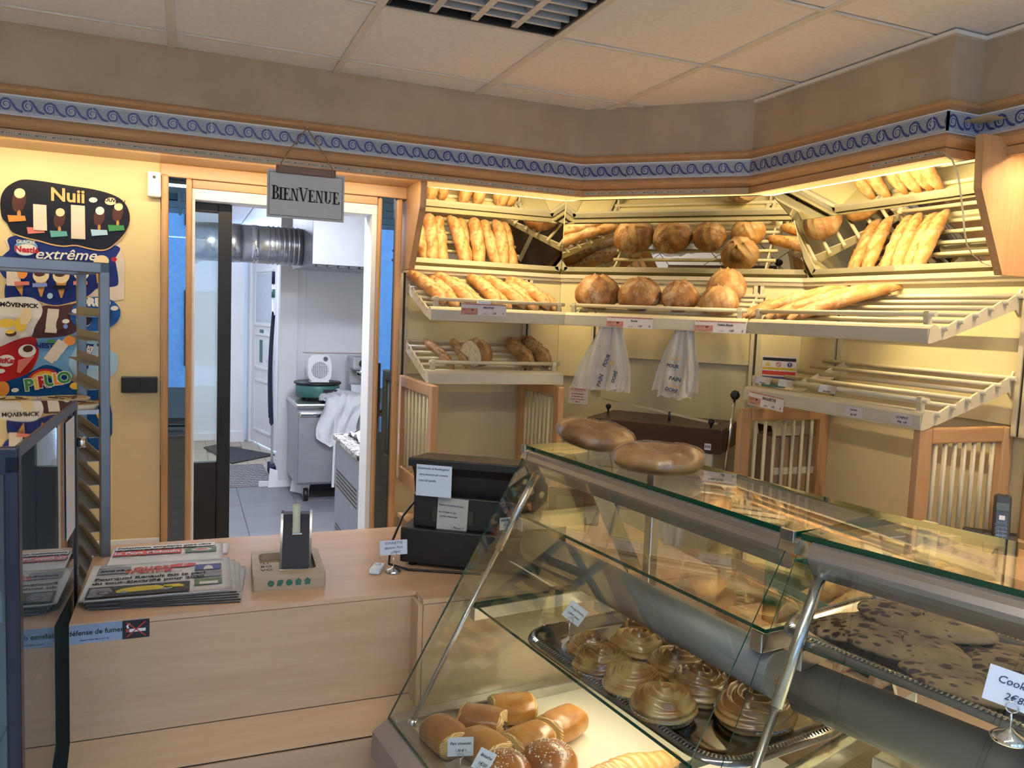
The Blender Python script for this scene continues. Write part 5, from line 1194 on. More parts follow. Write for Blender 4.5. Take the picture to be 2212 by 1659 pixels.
MB().bbox(-.015, .015, -.032, .032, .0005, .016, .004).build('case', M_['paper'], be); MB().lathe([(0, .016), (.0085, .016), (.0075, .018), (0, .0182)], (0, .012, 0), 18).build('button', M_['louvre'], be); MB().bbox(-.012, .012, -.030, -.006, .0155, .0168, .001).build('battery_lid', M_['paper'], be)
card_stand('card holder with a handwritten bell card beside the white button', stand1(Vector((.536, 2.098, ZC)), .12), .075, .040, (('SONNETTE', .0, .032, .0095), ('appuyer Fort', .0, .020, .0095), ('Merci', .008, .008, .0095)), .1, .045, roll=-.03)
# cash register turned towards the staff
rg = thing('cash_register', 'black cash register with two taped handwritten notes on its back', 'cash register', (.566, 2.149, ZC), R(-33.7))
MB().bbox(0, .40, 0, .40, .012, .112, .004).build('drawer_box', M_['black'], rg)
for x in (.03, .36):
    for y in (.03, .36): MB().lathe([(.012, 0), (.012, .012)], (x, y, 0), 10).build('foot', M_['black'], rg)
MB().bbox(.03, .37, .02, .30, .112, .205, .004).build('printer_body', M_['black'], rg)
MB().prism([(.045, .205), (.22, .205), (.16, .30), (.015, .312), (.005, .295), (.03, .262)], (.025, 0, 0), (1e-9, 1, 0), (0, 0, 1), (.35, 0, 0)).build('screen_housing', M_['black'], rg)
MB().bbox(.018, .382, -.004, .03, .288, .312, .004).build('screen_rim', M_['gloss2'] if 'gloss2' in M_ else M_['black'], rg)
def note(par, x, y, z, w, h, lines, lab, mat='card', tilt=0, lean=0, ink='ink'):
    o = MB().box(-w/2, w/2, 0, .0006, -h/2, h/2).build('note', M_[mat], par); o.matrix_basis = T(x, y, z) @ RX(lean) @ RY(tilt); o['label'] = lab
    for s2, xx, zz, sz in lines: write(s2, sz, T(xx, -.0005, zz) @ UP, M_[ink], o, .2, 0, 'LEFT')
    return o
note(rg, .095, -.006, .252, .102, .088, (('Désormais, la Boulangerie', -.048, .034, .0086), ('sera ouverte en continu', -.043, .017, .0086), ('tous les jeudis.', -.044, .000, .0086)), 'pale blue note taped to the screen')
M_['greycard'] = plain('grey_card', (.48, .48, .46), .8)
note(rg, .145, .018, .155, .088, .094, (('Nous n\'acceptons pas', -.041, .026, .0080), ('les tickets ni les', -.041, .006, .0080), ('cartes restaurant', -.036, -.006, .0074), ('Merci !!', .004, -.036, .0095)), 'grey note taped below the screen', 'greycard', .03)
M_['tape'] = glass('clear_tape', (.8, .8, .8), 1, .2)
for x, z in ((.093, .155), (.197, .150)): MB().box(x-.006, x+.008, .0175, .0181, z-.022, z+.020).build('tape', M_['tape'], rg)
cdp = MB().bbox(.40, .545, .11, .13, .135, .235, .004).build('customer_display', M_['navypl2'] if 'navypl2' in M_ else M_['navypl'], rg); M_['lcd'] = plain('lcd_screen', (.10, .13, .11), .3)
MB().box(.425, .50, .109, .11, .165, .215).build('screen', M_['lcd'], cdp); MB().tube([(.44, .14, .012), (.44, .14, .15)], .012, 10).build('pole', M_['black'], rg)
cb = [(.02, .30, .18), (-.02, .22, .15), (-.035, .12, .11), (-.035, .02, .05), (-.02, -.03, .012), (.04, -.035, .004), (.16, -.02, .004), (.24, -.01, .004)]
MB().tube(cb, .0035, 8).build('cable', M_['black'], rg)
pb = thing('food_container', 'clear plastic food container leaning behind the cash register', 'container', (.92, 2.42, ZC)); M_['clear'] = glass('clear_plastic', (.9, .9, .88), 1, .08)
MB().prism([(-.10, 0), (.10, 0), (.09, .20), (.02, .245), (-.06, .215)], (0, -.03, 0), (1, 0, 0), (0, .25, 1), (0, .035, 0)).build('shell', M_['clear'], pb); MB().tube([(-.10, -.03, .004), (.10, -.03, .004), (.09, .02, .20), (.02, .03, .245), (-.06, .02, .215)], .003, 6, closed=True).build('rim', M_['clear'], pb)
# signs on the counter front
sg = thing('no_smoking_sign', 'blue and black no smoking sticker at the left end of the counter front', 'sign', (-.152, 1.9392, -.7455))
M_['signblue'] = plain('sign_pale_blue', (.27, .36, .52), .5)
MB().box(-.080, .026, 0, .0008, -.0215, .0215).build('blue_panel', M_['signblue'], sg); MB().bbox(.026, .082, -.0002, .0008, -.0215, .0215, .0004).build('black_panel', M_['black'], sg)
write('défense de fumer', .0158, T(-.027, -.0004, .003) @ UP, M_['inkk'], sg, 0, .0002); write('Décret n° 2006-1386 du 15.11.06', .0042, T(-.030, -.0004, -.014) @ UP, M_['inkk'], sg)
MB().box(.040, .074, -.0008, -.0002, -.006, .001).build('cigarette', M_['white'], sg); MB().box(.033, .039, -.0008, -.0002, -.006, .001).build('ember', M_['red'], sg)
MB().add([(x, -.0007, z) for x, z in ((.036, .003), (.040, .003), (.038, .009), (.043, .015), (.039, .014), (.034, .009))], [list(range(6))]).build('smoke', M_['white'], sg)
for a in (1, -1): MB().add([(.034, -.0012, -a*.016), (.036, -.0012, -a*.0175), (.075, -.0012, a*.016), (.073, -.0012, a*.0175)], [(0, 1, 2, 3)]).build('cross_bar', M_['red'], sg)
st_ = thing('sticker', 'small white sticker with a dark blue patch on the step of the counter', 'sticker', (.5568, 1.905, -.752), -pi/2)
MB().add([(x, -.0006, z) for x, z in ((-.012, .026), (.010, .024), (.014, -.006), (.0, -.026), (-.012, -.018))], [list(range(5))]).build('paper', M_['paper'], st_); MB().box(-.007, .007, -.0010, -.0007, -.010, .016).build('blue_patch', M_['printblue'], st_)
# ---------------------------------------------------------------- door wall: welcome sign, sensor, switch, light strip
ws = thing('welcome_sign', 'white welcome board hanging on a string from the cornice', 'sign', (.440, 3.252, .43), 0)
MB().bbox(-.148, .148, -.0015, .0015, -.092, .090, .0006).build('board', plain('sign_board', (.52, .54, .56), .5, var=.03), ws)
bd = MB()
for x0, x1, z0, z1 in ((-.139, .139, .080, .0815), (-.139, .139, -.0835, -.082), (-.1405, -.139, -.0835, .0815), (.139, .1405, -.0835, .0815)): bd.box(x0, x1, -.0022, -.0016, z0, z1)
bd.build('border', M_['inkk'], ws)
def serif(letter, x, w, h, mb, y=-.0024):
    t_, f_ = .0075, .0024; s_ = .0045      # thick stem, thin stroke, serif
    def q(pts): mb.add([(x+a, y, b) for a, b in pts], [list(range(len(pts)))])
    def stem(a, b=t_):
        q([(a, 0), (a+b, 0), (a+b, h), (a, h)])
        for z in (0, h-f_): q([(a-s_, z), (a+b+s_, z), (a+b+s_, z+f_), (a-s_, z+f_)])
    def bowl(cx, cz, rx, rz, a0, a1, w0, w1, n=14):
        for k in range(n):
            p = []
            for kk, inner in ((k, 0), (k+1, 0), (k+1, 1), (k, 1)):
                a = a0+(a1-a0)*kk/n; wv = w0+(w1-w0)*abs(math.cos(a)); p.append((cx+(rx-inner*wv)*math.cos(a), cz+(rz-inner*f_)*math.sin(a)))
            q(p)
    if letter == 'B': stem(s_); bowl(s_+t_, h*.74, w*.58, h*.26, -pi/2, pi/2, f_, t_); bowl(s_+t_, h*.26, w*.68, h*.26, -pi/2, pi/2, f_, t_)
    if letter == 'I': stem(s_)
    if letter == 'E':
        stem(s_); 
        for z, l in ((0, w), (h/2, w*.7), (h-f_, w*.9)): q([(s_+t_, z), (l, z), (l, z+f_), (s_+t_, z+f_)])
        q([(w-f_, 0), (w+.001, 0), (w+.002, h*.22), (w-.001, h*.22)]); q([(w*.9-f_, h), (w*.9, h), (w*.9+.001, h*.8), (w*.9-.001, h*.8)]); q([(w*.7-f_, h*.40), (w*.7, h*.40), (w*.7, h*.64), (w*.7-f_, h*.64)])
    if letter == 'N': stem(s_, f_); q([(s_, h), (s_+t_, h), (w-s_, 0), (w-s_-t_*.6, 0)]); stem(w-s_-f_, f_)
    if letter == 'V':
        q([(0, h), (t_, h), (w*.55+.001, 0), (w*.55-.004, 0)]); q([(w-f_, h), (w, h), (w*.55+.001, 0), (w*.55-.002, 0)])
        for a in (0, w-f_-s_): q([(a-s_, h), (a+t_+s_*.5, h), (a+t_+s_*.5, h-f_), (a-s_, h-f_)])
    if letter == 'U':
        q([(s_, h*.3), (s_+t_, h*.3), (s_+t_, h), (s_, h)]); q([(w-s_-f_, h*.3), (w-s_, h*.3), (w-s_, h), (w-s_-f_, h)]); bowl((w)/2, h*.3, w/2-s_, h*.3, pi, 2*pi, f_, t_*.9)
        for a in (s_, w-s_-f_): q([(a-s_, h-f_), (a+t_*.7+s_, h-f_), (a+t_*.7+s_, h), (a-s_, h)])
lt, sh = MB(), MB(); x = -.131
for c in 'BIENVENUE':
    w = {'B': .024, 'I': .014, 'E': .026, 'N': .031, 'V': .031, 'U': .031}[c]; hh = .052 if c in 'BV' else .046; serif(c, x, w, hh, lt); serif(c, x+.0016, w, hh, sh, -.0019); x += w+.0022
o = lt.build('lettering', M_['inkk'], ws); o.location = (0, 0, -.022); o = sh.build('letter_shadow', M_['newsg'], ws); o.location = (0, 0, -.0235)
MB().bbox(-.115, .112, -.010, .006, .078, .108, .003).build('wooden_clip', wood('dark_clip', (.12, .055, .03), (.20, .10, .055), 'X'), ws)
M_['rope'] = plain('jute_string', (.30, .20, .11), .9, var=.3, scale=200)
for x in (-.100, .098): MB().tube([(x, -.012, .080), (x, -.013, .11), (x*.75, .0, .155), (x*.4, .008, .205), (0, .012, .262)], .0026, 7).build('string', M_['rope'], ws)
MB().tube([(0, .036, .262), (0, .006, .264)], .003, 8).build('nail', M_['chrome'], ws)
se = thing('motion_sensor', 'white motion sensor beside the top of the door frame', 'sensor', (-.1125, YW, .46))
MB().bbox(-.0245, .0245, -.034, 0, -.050, .050, .007).build('housing', M_['white'], se); MB().tube([(0, -.033, .027), (0, -.036, .027)], .006, 14).build('lens', M_['black'], se); MB().bbox(-.019, .019, -.036, -.030, -.042, .0, .004).build('detector_window', M_['paper'], se)
sw_ = thing('light_switch', 'double black light switch on the yellow wall', 'switch', (-.1665, YW, -.3445))
MB().bbox(-.0675, .0675, -.022, 0, -.034, .034, .005).build('frame', M_['greydark'], sw_)
for x in (-.0655, .0015): MB().bbox(x, x+.064, -.030, -.020, -.031, .031, .003).build('rocker', M_['black'], sw_)
# light strip stuck along the fascia, its end hanging loose
M_['led'] = plain('led_tape', (.48, .46, .38), .6); ls = thing('led_strip', 'unlit light strip stuck along the fascia with a loose end hanging on the right', 'light strip', (0, YB, .55))
def seg(a, b, w=.010, up=Vector((0, 0, 1)), n=None):
    a, b = Vector(a), Vector(b); t_ = (b-a).normalized(); s_ = MB(); u_ = (up-t_*up.dot(t_)).normalized()*w/2; nn_ = t_.cross(u_).normalized()*.0012
    if n and nn_.dot(Vector(n)) < 0: nn_ = -nn_
    s_.add([a-u_, b-u_, b+u_, a+u_, a-u_+nn_, b-u_+nn_, b+u_+nn_, a+u_+nn_], [(3, 2, 1, 0), (4, 5, 6, 7), (0, 1, 5, 4), (1, 2, 6, 5), (2, 3, 7, 6), (3, 0, 4, 7)], 0)
    m = a.lerp(b, .3)+nn_*1.1; d = t_*.005; s_.add([m-d-u_*.3, m+d-u_*.3, m+d+u_*.3, m-d+u_*.3], [(0, 1, 2, 3)], 1)
    for f_ in (.55, .7, .85): m = a.lerp(b, f_)+nn_*1.1; d = t_*.0015; s_.add([m-d-u_*.4, m+d-u_*.4, m+d+u_*.4, m-d+u_*.4], [(0, 1, 2, 3)], 1)
    return s_.build('strip_segment', [M_['led'], M_['slot']], ls, True)
fq = offset(path, .0145)
for k in range(43):
    x = -.60+k*.052; sag = .003*math.sin(k*.9)+(.004 if k % 7 == 3 else 0)
    if x+.05 < 1.66: seg((x, fq[1].y, .5585-sag*.5), (x+.050, fq[1].y, .5585-.003*math.sin((k+1)*.9)*.5), n=(0, -1, 0))
dv = (fq[2]-fq[1]).normalized()
for k in range(11): a = fq[1]+dv*(.01+.052*k); b = a+dv*.050; seg((a.x, a.y, .559), (b.x, b.y, .559), n=(-1, -1, 0))
for k in range(5): seg((fq[2].x, 2.14-.052*k, .560+.0005*k), (fq[2].x, 2.14-.052*k-.050, .5605), n=(-1, 0, 0))
hp = [Vector(p) for p in ((2.19, 1.88, .560), (2.178, 1.84, .552), (2.18, 1.81, .527), (2.20, 1.80, .475), (2.216, 1.80, .4255), (2.233, 1.80, .37), (2.246, 1.80, .315), (2.262, 1.80, .275), (2.29, 1.80, .2455), (2.34, 1.80, .222), (2.399, 1.795, .2095), (2.47, 1.79, .212), (2.533, 1.785, .222))]
for k in range(len(hp)-1): seg(hp[k], hp[k+1], .009, Vector((.3, .9, .25)))
# ---------------------------------------------------------------- price tags, slips, notices, bags in the niche
M_['tag'] = plain('tag_white', (.70, .66, .66), .5, var=.03); M_['pink'] = plain('tag_pink_print', (.50, .24, .19), .6, var=.35, scale=60); M_['tagred'] = plain('tag_red_print', (.40, .13, .10), .6, var=.3, scale=60)
def tagcard(fr, s0, s1, z0, z1, d, label, title, weight, price, tilt=0, ts=.013, clip=False):
    o, a = frames[fr]; p = F(fr, (s0+s1)/2, d, (z0+z1)/2); w, h = s1-s0, z0-z1
    t = thing('price_tag', label, 'price tag', p, a, 'price tags on the bread racks'); t.rotation_euler = (0, tilt, a)
    MB().box(-w/2, w/2, 0, .001, -h/2, h/2).build('card', M_['tag'], t)
    MB().box(-w/2+.004, w/2-.002, -.0004, 0, h/2-.007, h/2-.001).build('printed_band', M_['pink'], t); MB().box(-w/2, -w/2+w*.36, -.0004, 0, -h/2+.002, h/2-h*.42).build('printed_patch', M_['pink'], t)
    U = lambda x, z: T(x, -.0009, z) @ UP
    write(title, ts, U(w*.10, h*.16), M_['inkk'], t, .1, .0002); write(price, .0115, U(w*.22, -h*.30), M_['inkk'], t, .2, .0002); write('€', .012, U(w*.43, -h*.30), M_['inkk'], t, .2); write('la pièce', .0075, U(w*.02, -h*.33), M_['newsg'], t, .4)
    write(weight, .009, U(-w*.26, -h*.06), M_['inkk'], t, .1, .0002); write('poids', .0075, U(-w*.40, -h*.06), M_['tagred'], t, .4); write('le kilo', .0075, U(-w*.38, -h*.34), M_['newsg'], t, .4)
    if clip: MB().bbox(-.03, .03, -.001, .012, h/2-.002, h/2+.010, .001).build('clip', M_['paper'], t)
    return t
tagcard('left', .132, .340, .042, -.010, .4275, 'white price tag clipped to the guard rail of the upper left rack', 'PRESTIGE', '250', '1,20', 0, .012, True)
tagcard('middle', .408, .616, .010, -.038, .4275, 'price tag under the left half of the corner rack', 'Boule', '400', '1,50'); tagcard('middle', .796, 1.007, .009, -.040, .4275, 'price tag at the right end of the corner rack', 'Petite Boule', '200', '1,05')
tagcard('right', .044, .250, -.272, -.327, .4275, 'tilted price tag at the left end of the empty lower right rack', 'BAGUETTE', '190', '1,4', R(2.5), .016)
M_['slip'] = plain('paper_slip', (.62, .60, .62), .8)
def slip(fr, s0, s1, ztop, zbot, d, label, lines, wrap=False):
    o, a = frames[fr]; w = s1-s0; t = thing('paper_slip', label, 'slip', F(fr, (s0+s1)/2, d, zbot), a)
    if wrap: g = [[(x, y, z) for x in (-w/2, w/2)] for y, z in ((.012, .0), (.010, .012), (.004, .021), (-.004, .022), (-.0095, .015), (-.011, .006), (-.013, -.006))]; MB().sheet(g, 0, .0005).build('slip_sheet', M_['slip'], t)
    else: MB().box(-w/2, w/2, 0, .0005, 0, ztop-zbot).build('slip_sheet', M_['slip'], t)
    for s2, z_, sz in lines: write(s2, sz, T(0, -.0145 if wrap else -.0006, z_) @ UP, M_['ink'], t, .2)
    return t
ZG = -.272+.054-.012
slip('right', .048, .136, 0, ZG, .389, 'paper slip wrapped round the left end of the lower guard rail', (('Campagne', -.001, .008),), True); slip('right', .182, .262, 0, ZG, .389, 'blank paper slip wrapped round the lower guard rail', (), True); slip('right', .398, .480, 0, ZG, .389, 'paper slip with blue writing, rightmost on the lower guard rail', (('Son moulu', .000, .008),), True)
slip('right', .556, .634, -.268, -.304, .4262, 'taped paper slip in the middle of the lower right price rail', (('Céréales', .026, .009), ('kg 1,85', .010, .009))); slip('right', .754, .835, -.266, -.300, .4262, 'taped paper slip at the right end of the lower right price rail', (('COMPLET', .022, .011), ('300g  1,80', .008, .009)))
def sheetnote(fr, s0, s1, z0, z1, d, label, cat='notice'):
    o, a = frames[fr]; t = thing('notice', label, cat, F(fr, (s0+s1)/2, d, (z0+z1)/2), a); MB().box(-(s1-s0)/2, (s1-s0)/2, 0, .0008, -(z0-z1)/2, (z0-z1)/2).build('paper', M_['tag'], t); return t
t = sheetnote('middle', .065, .171, -.352, -.441, -.0185, 'white notice in red handwriting below the corner rack')
for s2, z_, sz in (('ATTENTION', .030, .015), ('Je ne fais passer', .008, .0105), ('la machine que', -.006, .0105), ('les jours de livraison', -.020, .0088), ('Merci', -.033, .0100)): write(s2, sz, T(-.004, -.0006, z_) @ UP, M_['red'], t, .25, .0001)
MB().box(-.030, .022, -.0009, -.0006, .020, .0214).build('underline', M_['red'], t)
t = sheetnote('middle', 1.015, 1.165, -.138, -.290, .0135, 'printed safety notice with coloured bands behind the lower right rack')
for z0, z1, m in ((.068, .054, 'black'), (.024, .014, 'yell'), (.008, -.010, 'red'), (-.016, -.040, 'printblue'), (-.045, -.066, 'green')): MB().box(-.072, .072, -.0004, 0, z1, z0).build('band', M_[m], t)
MB().add([(-.060, -.0006, .030), (-.036, -.0006, .030), (-.048, -.0006, .049)], [(0, 1, 2)]).build('warning_triangle', M_['yell'], t); MB().add([(x, -.0006, z) for x, z in circ(.046, .039, .011, 18)], [list(range(18))]).build('blue_disc', M_['printblue'], t); write('!', .018, T(.046, -.0009, .039) @ UP, M_['white'], t, 0, .0006)
MB().tube([(x, -.0008, z) for x, z in circ(-.002, .039, .010, 18)], .0012, 6, closed=True).build('ban_ring', M_['red'], t); MB().tube([(-.009, -.0008, .046), (.005, -.0008, .032)], .0012, 6).build('ban_bar', M_['red'], t)
def plastic():
    m, nt, b = nodes('white_bag_plastic'); L = nt.links; b.inputs['Base Color'].default_value = (.62, .61, .58, 1); b.inputs['Roughness'].default_value = .25
    tr = N(nt, 'ShaderNodeBsdfTransparent'); mx = N(nt, 'ShaderNodeMixShader'); mx.inputs[0].default_value = .62; L.new(tr.outputs[0], mx.inputs[1]); L.new(b.outputs[0], mx.inputs[2]); L.new(mx.outputs[0], nt.nodes['Material Output'].inputs[0])
    n_ = N(nt, 'ShaderNodeTexNoise'); n_.inputs['Scale'].default_value = 22; n_.inputs['Detail'].default_value = 4; n_.inputs['Distortion'].default_value = 1.5; L.new(coords(nt, (1, 1, .4)), n_.inputs['Vector']); bump(nt, b, n_.outputs[0], .8, .02); return m
M_['bagpl'] = plastic(); M_['bagprint'] = plain('bag_print_navy', (.04, .06, .13), .5); M_['bagyel'] = plain('bag_print_ochre', (.50, .32, .06), .5)
def bag(sm, zt, l, wt, wb, label, lines, layers, seed, lean):
    o, a = frames['middle']; t = thing('plastic_bag', label, 'bag', F('middle', sm, .395, zt), a, 'plastic bread bags below the corner rack'); rnd = random.Random(seed)
    MB().tube([(0, .0, .03), (0, 0, .0), (0, -.012, -.006)], .0015, 6).build('hook', M_['chrome'], t)
    for q in range(layers):
        off = Vector((seed+q*5, 1, 1)); sh = lean+(q-layers/2)*.022; dl = rnd.uniform(.88, 1.0)
        def f(u_, v_):
            w = wt+(wb-wt)*min(1, v_*1.6)**.8; x = (u_-.5)*w+sh*v_*1.2
            return (x, -.004-q*.006+.018*(noise.noise(off+Vector((u_*5, v_*1.5, 0))))*(.4+v_)+.006*math.sin(u_*22+q)*(1-.5*v_), -l*v_*dl+.012*noise.noise(off+Vector((u_*4, 9, 0)))*v_)
        MB().sheet(cloth(f, 16, 18), 0).build('bag_film', M_['bagpl'], t)
    for s2, x, z_, sz, m, rot in lines: write(s2, sz, T(x, -.045, z_) @ RY(rot) @ UP, M_[m], t, .1, .0008)
    return t
bag(.425, -.035, .30, .09, .20, 'bundle of white printed bags hanging left below the corner rack', (('POUR', -.005, -.15, .022, 'bagprint', -1.2), ('PAIN', -.03, -.24, .026, 'bagprint', -1.35), ('DORÉ', .035, -.22, .020, 'bagprint', -1.3), ('★', .02, -.16, .02, 'bagyel', 0)), 4, 3, -.02)
bag(.750, -.030, .30, .075, .150, 'twisted white bag hanging right below the corner rack', (('POUR', -.035, -.16, .020, 'bagprint', .1), ('PAIN', -.022, -.215, .024, 'bagprint', .15), ('DORÉ', -.035, -.262, .020, 'bagprint', .2), ('~~~', -.02, -.13, .026, 'bagyel', 0), ('~~~', -.02, -.245, .03, 'bagyel', .1)), 3, 8, -.012)
# ---------------------------------------------------------------- slicing machine, cardboard, phone, crate behind the cases
M_['brownlid'] = wood('dark_brown_lid', (.035, .014, .010), (.055, .024, .016), 'X', rough=.35); M_['machine'] = plain('cream_enamel', (.52, .47, .34), .4, var=.04)
sm_ = thing('bread_slicer', 'cream bread slicing machine with a dark brown lid and a long lever', 'machine', F('middle', .63, 0, FLOOR), frames['middle'][1])
zl = CAMZ
MB().bbox(-.285, .27, -.405, -.06, .10, zl-.55, .008).build('body', M_['machine'], sm_); MB().bbox(-.30, .305, -.415, -.05, zl-.55, zl-.445, .004).build('lid', M_['brownlid'], sm_)
for x in (-.25, .23):
    for y in (-.36, -.1): MB().lathe([(.025, 0), (.025, .10)], (x, y, 0), 12).build('foot', M_['black'], sm_)
fr_ = MB(); fr_.tube([(x, -.406, z) for x, z in rrect2] if False else [(-.255, -.406, zl-.84), (.225, -.406, zl-.84), (.245, -.406, zl-.82), (.245, -.406, zl-.68), (.225, -.406, zl-.66), (-.255, -.406, zl-.66), (-.27, -.406, zl-.68), (-.27, -.406, zl-.82)], .003, 6, closed=True); fr_.build('front_frame', M_['greydark'], sm_)
for x0, m in ((.0, 'green'), (.022, 'yell'), (.040, 'red')): MB().bbox(x0, x0+.022, -.414, -.405, zl-.800, zl-.765, .002).build('push_button', M_[m], sm_)
write('MINI', .022, T(-.10, -.4062, zl-.745) @ UP, M_['inkk'], sm_, .15, .0004)
for x, y in ((-.29, -.15), (.25, -.38)): MB().lathe([(.004, 0), (.004, .012), (.008, .016), (.014, .026), (.012, .036), (0, .041)], (x, y, zl-.447), 16).build('knob', M_['black'], sm_)
MB().prism([(-.012, -.004), (.012, -.004), (.012, .003), (-.012, .003)], (-.30, -.20, zl-.377), (0, 1, 0), (0, 0, 1), (.56, -.10, -.058)).build('guard_bar', M_['metal'], sm_); MB().tube([(.04, -.27, zl-.446), (.04, -.27, zl-.405)], .006, 8).build('bar_post', M_['black'], sm_)
lv = MB().tube([(.31, -.35, zl-.66), (.335, -.35, zl-.315)], .007, 10).build('lever', M_['chrome'], sm_); MB().lathe([(0, -.021), (.013, -.017), (.021, 0), (.013, .017), (0, .021)], (.336, -.35, zl-.30), 16).build('lever_ball', M_['black'], lv)
MB().box(.235, .262, -.4156, -.415, zl-.535, zl-.508).build('number_sticker', M_['tag'], sm_); write('315', .015, T(.2485, -.4162, zl-.521) @ UP, M_['inkk'], sm_, 0, .0006)
M_['kraft'] = plain('brown_cardboard', (.27, .18, .10), .85, var=.08, scale=6)
kb = thing('cardboard_box', 'brown cardboard box behind the slatted partition by the lever', 'box', (2.41, 2.73, FLOOR+.68)); MB().bbox(-.12, .12, -.08, .04, .0, .50, .003).build('carton', M_['kraft'], kb); MB().box(-.12, .12, -.0815, -.08, .34, .37).build('tape', M_['metal2'], kb)
tp_ = thing('foil_tray', 'shiny foil tray lying on the cardboard box', 'tray', (2.38, 2.71, FLOOR+1.18)); MB().prism([(-.07, 0), (.07, 0), (.085, .045), (-.085, .045)], (0, -.04, .001), (1, 0, 0), (0, 0, 1), (0, .09, 0)).build('tray_shell', M_['chrome'], tp_)
sb_ = thing('side_shelf', 'beech side counter below the right partition carrying the telephone', 'counter', (2.32, 1.45, FLOOR)); MB().bbox(-.22, .20, -.5, .28, .955, .99, .004).build('top', M_['beech_y'], sb_); MB().box(-.19, .20, -.48, .26, .0, .955).build('body', M_['beech_y'], sb_)
ph = thing('telephone', 'black cordless telephone standing in its charging cradle', 'telephone', (2.315, 1.640, FLOOR+.99), R(-48))
MB().prism([(-.05, 0), (.05, 0), (.05, .02), (.02, .055), (-.005, .05), (-.05, .025)], (-.045, 0, 0), (0, 1, 0), (0, 0, 1), (.09, 0, 0)).build('cradle', M_['black'], ph); MB().bbox(-.10, -.04, -.01, .03, 0, .055, .008).build('cradle_wing', M_['black'], ph)
hs = MB(T(0, -.012, .025) @ RX(R(-14))).bbox(-.024, .024, -.011, .011, 0, .150, .009).build('handset', M_['gloss3'] if 'gloss3' in M_ else M_['gloss'], ph)
for nm, x0, x1, z0, z1, m in (('display', -.017, .017, .098, .122, 'lcd'), ('menu_key', -.008, .008, .070, .084, 'white')): MB(T(0, -.012, .025) @ RX(R(-14))).bbox(x0, x1, -.0125, -.010, z0, z1, .001).build(nm, M_[m], hs)
for i in range(3):
    for j in range(4): MB(T(0, -.012, .025) @ RX(R(-14))).bbox(-.018+i*.0125, -.008+i*.0125, -.0128, -.010, .014+j*.0125, .022+j*.0125, .001).build('key', M_['greydark'], hs)
MB().tube([(.05, .03, .006), (.10, .05, .004), (.06, .10, .004), (-.10, .10, .004), (-.22, .03, .004), (-.30, -.05, .004)], .0025, 6).build('cable', M_['white'], ph)
bc = thing('rear_cupboard', 'low cupboard behind the glass cases carrying a crate of baguettes', 'cupboard', (1.66, 1.25, FLOOR)); MB().bbox(-.26, .26, -.62, .50, .84, .87, .004).build('top', M_['beech_y'], bc); MB().box(-.24, .26, -.60, .48, 0, .84).build('body', M_['beech_y'], bc)
cr_ = thing('bread_crate', 'green plastic crate full of baguettes behind the glass cases', 'crate', (1.62, 1.42, FLOOR+.871)); M_['crate'] = plain('green_plastic', (.01, .10, .06), .4)
for b in ((-.20, .20, -.22, -.21, 0, .16), (-.20, .20, .21, .22, 0, .16), (-.20, -.19, -.22, .22, 0, .12), (.19, .20, -.22, .22, 0, .16), (-.20, .20, -.22, .22, 0, .01)): MB().bbox(*b, .003).build('crate_wall', M_['crate'], cr_)
for k in range(9):
    r_, c_ = divmod(k, 5); p = Vector((1.60+.015*r_, 1.26+c_*.072+r_*.035, -.725+r_*.055)); M = T(*p) @ RZ(R(8-(k % 3)*6)) @ RY(R(-14)) @ Matrix.Diagonal((.95, 1, 1, 1))
    tag(inst('baguette', lng[k % 4], None, M), 'baguette in the green crate, %s' % ['first of the lower row from the counter end' if c_ == 4 else '%s from the picture side in the %s layer' % (ORD[c_], 'lower' if r_ == 0 else 'upper')][0], 'bread', 'baguettes in the green crate')
# ---------------------------------------------------------------- ice cream poster on the yellow wall (drawn in its own units: a to the right, b downwards)
PO = thing('ice_cream_poster', 'large cut-out ice cream poster with black, blue and red panels', 'poster', (-.4, YW-.002, 0))
pc = {k: plain('poster_'+k, c, .2, spec=.16, var=.08, scale=8) for k, c in dict(black=(.012, .010, .010), gold=(.62, .42, .16), blue=(.018, .028, .17), white=(.72, .70, .66), brown=(.09, .03, .025), mid=(.02, .10, .36), sky=(.16, .36, .60), pale=(.36, .56, .72), red=(.45, .02, .02), deep=(.01, .07, .22), cone=(.50, .24, .07), cream=(.74, .60, .36), dchoc=(.08, .03, .018), orange=(.75, .28, .05), teal=(.12, .36, .34), green=(.06, .26, .08), pinkl=(.65, .20, .16), slip=(.66, .58, .48), yellow=(.75, .50, .06), lblue=(.20, .28, .60)).items()}
lay = [0]
def PA_(a, b): a, b = a/2.7655, b/2.7655+360; return (-.6366+.001578*a-.0000155*b+.4, 1.1507+.000126*a-.001837*b)
def smooth(pts, n=4):
    out = []; m = len(pts)
    for i in range(m):
        p0, p1, p2, p3 = (Vector(pts[(i+k-1) % m]) for k in range(4))
        for q in range(n): t = q/n; out.append(tuple(.5*((2*p1)+(p2-p0)*t+(2*p0-5*p1+4*p2-p3)*t*t+(3*p1-p0-3*p2+p3)*t**3)))
    return out
def pp(pts, c, name='panel', sm=True, dz=.0004):
    lay[0] += dz; p = [PA_(*q) for q in (smooth(pts) if sm else pts)]
    return MB().prism(p, (0, -lay[0], 0), (1, 0, 0), (0, 0, 1), (0, dz*.9, 0)).build(name, pc[c], PO)
def pe(a, b, ra, rb, c, name='spot', n=20, rot=0): return pp([(a+ra*math.cos(t)*math.cos(rot)-rb*math.sin(t)*math.sin(rot), b+ra*math.cos(t)*math.sin(rot)+rb*math.sin(t)*math.cos(rot)) for t in [2*pi*k/n for k in range(n)]], c, name, False)
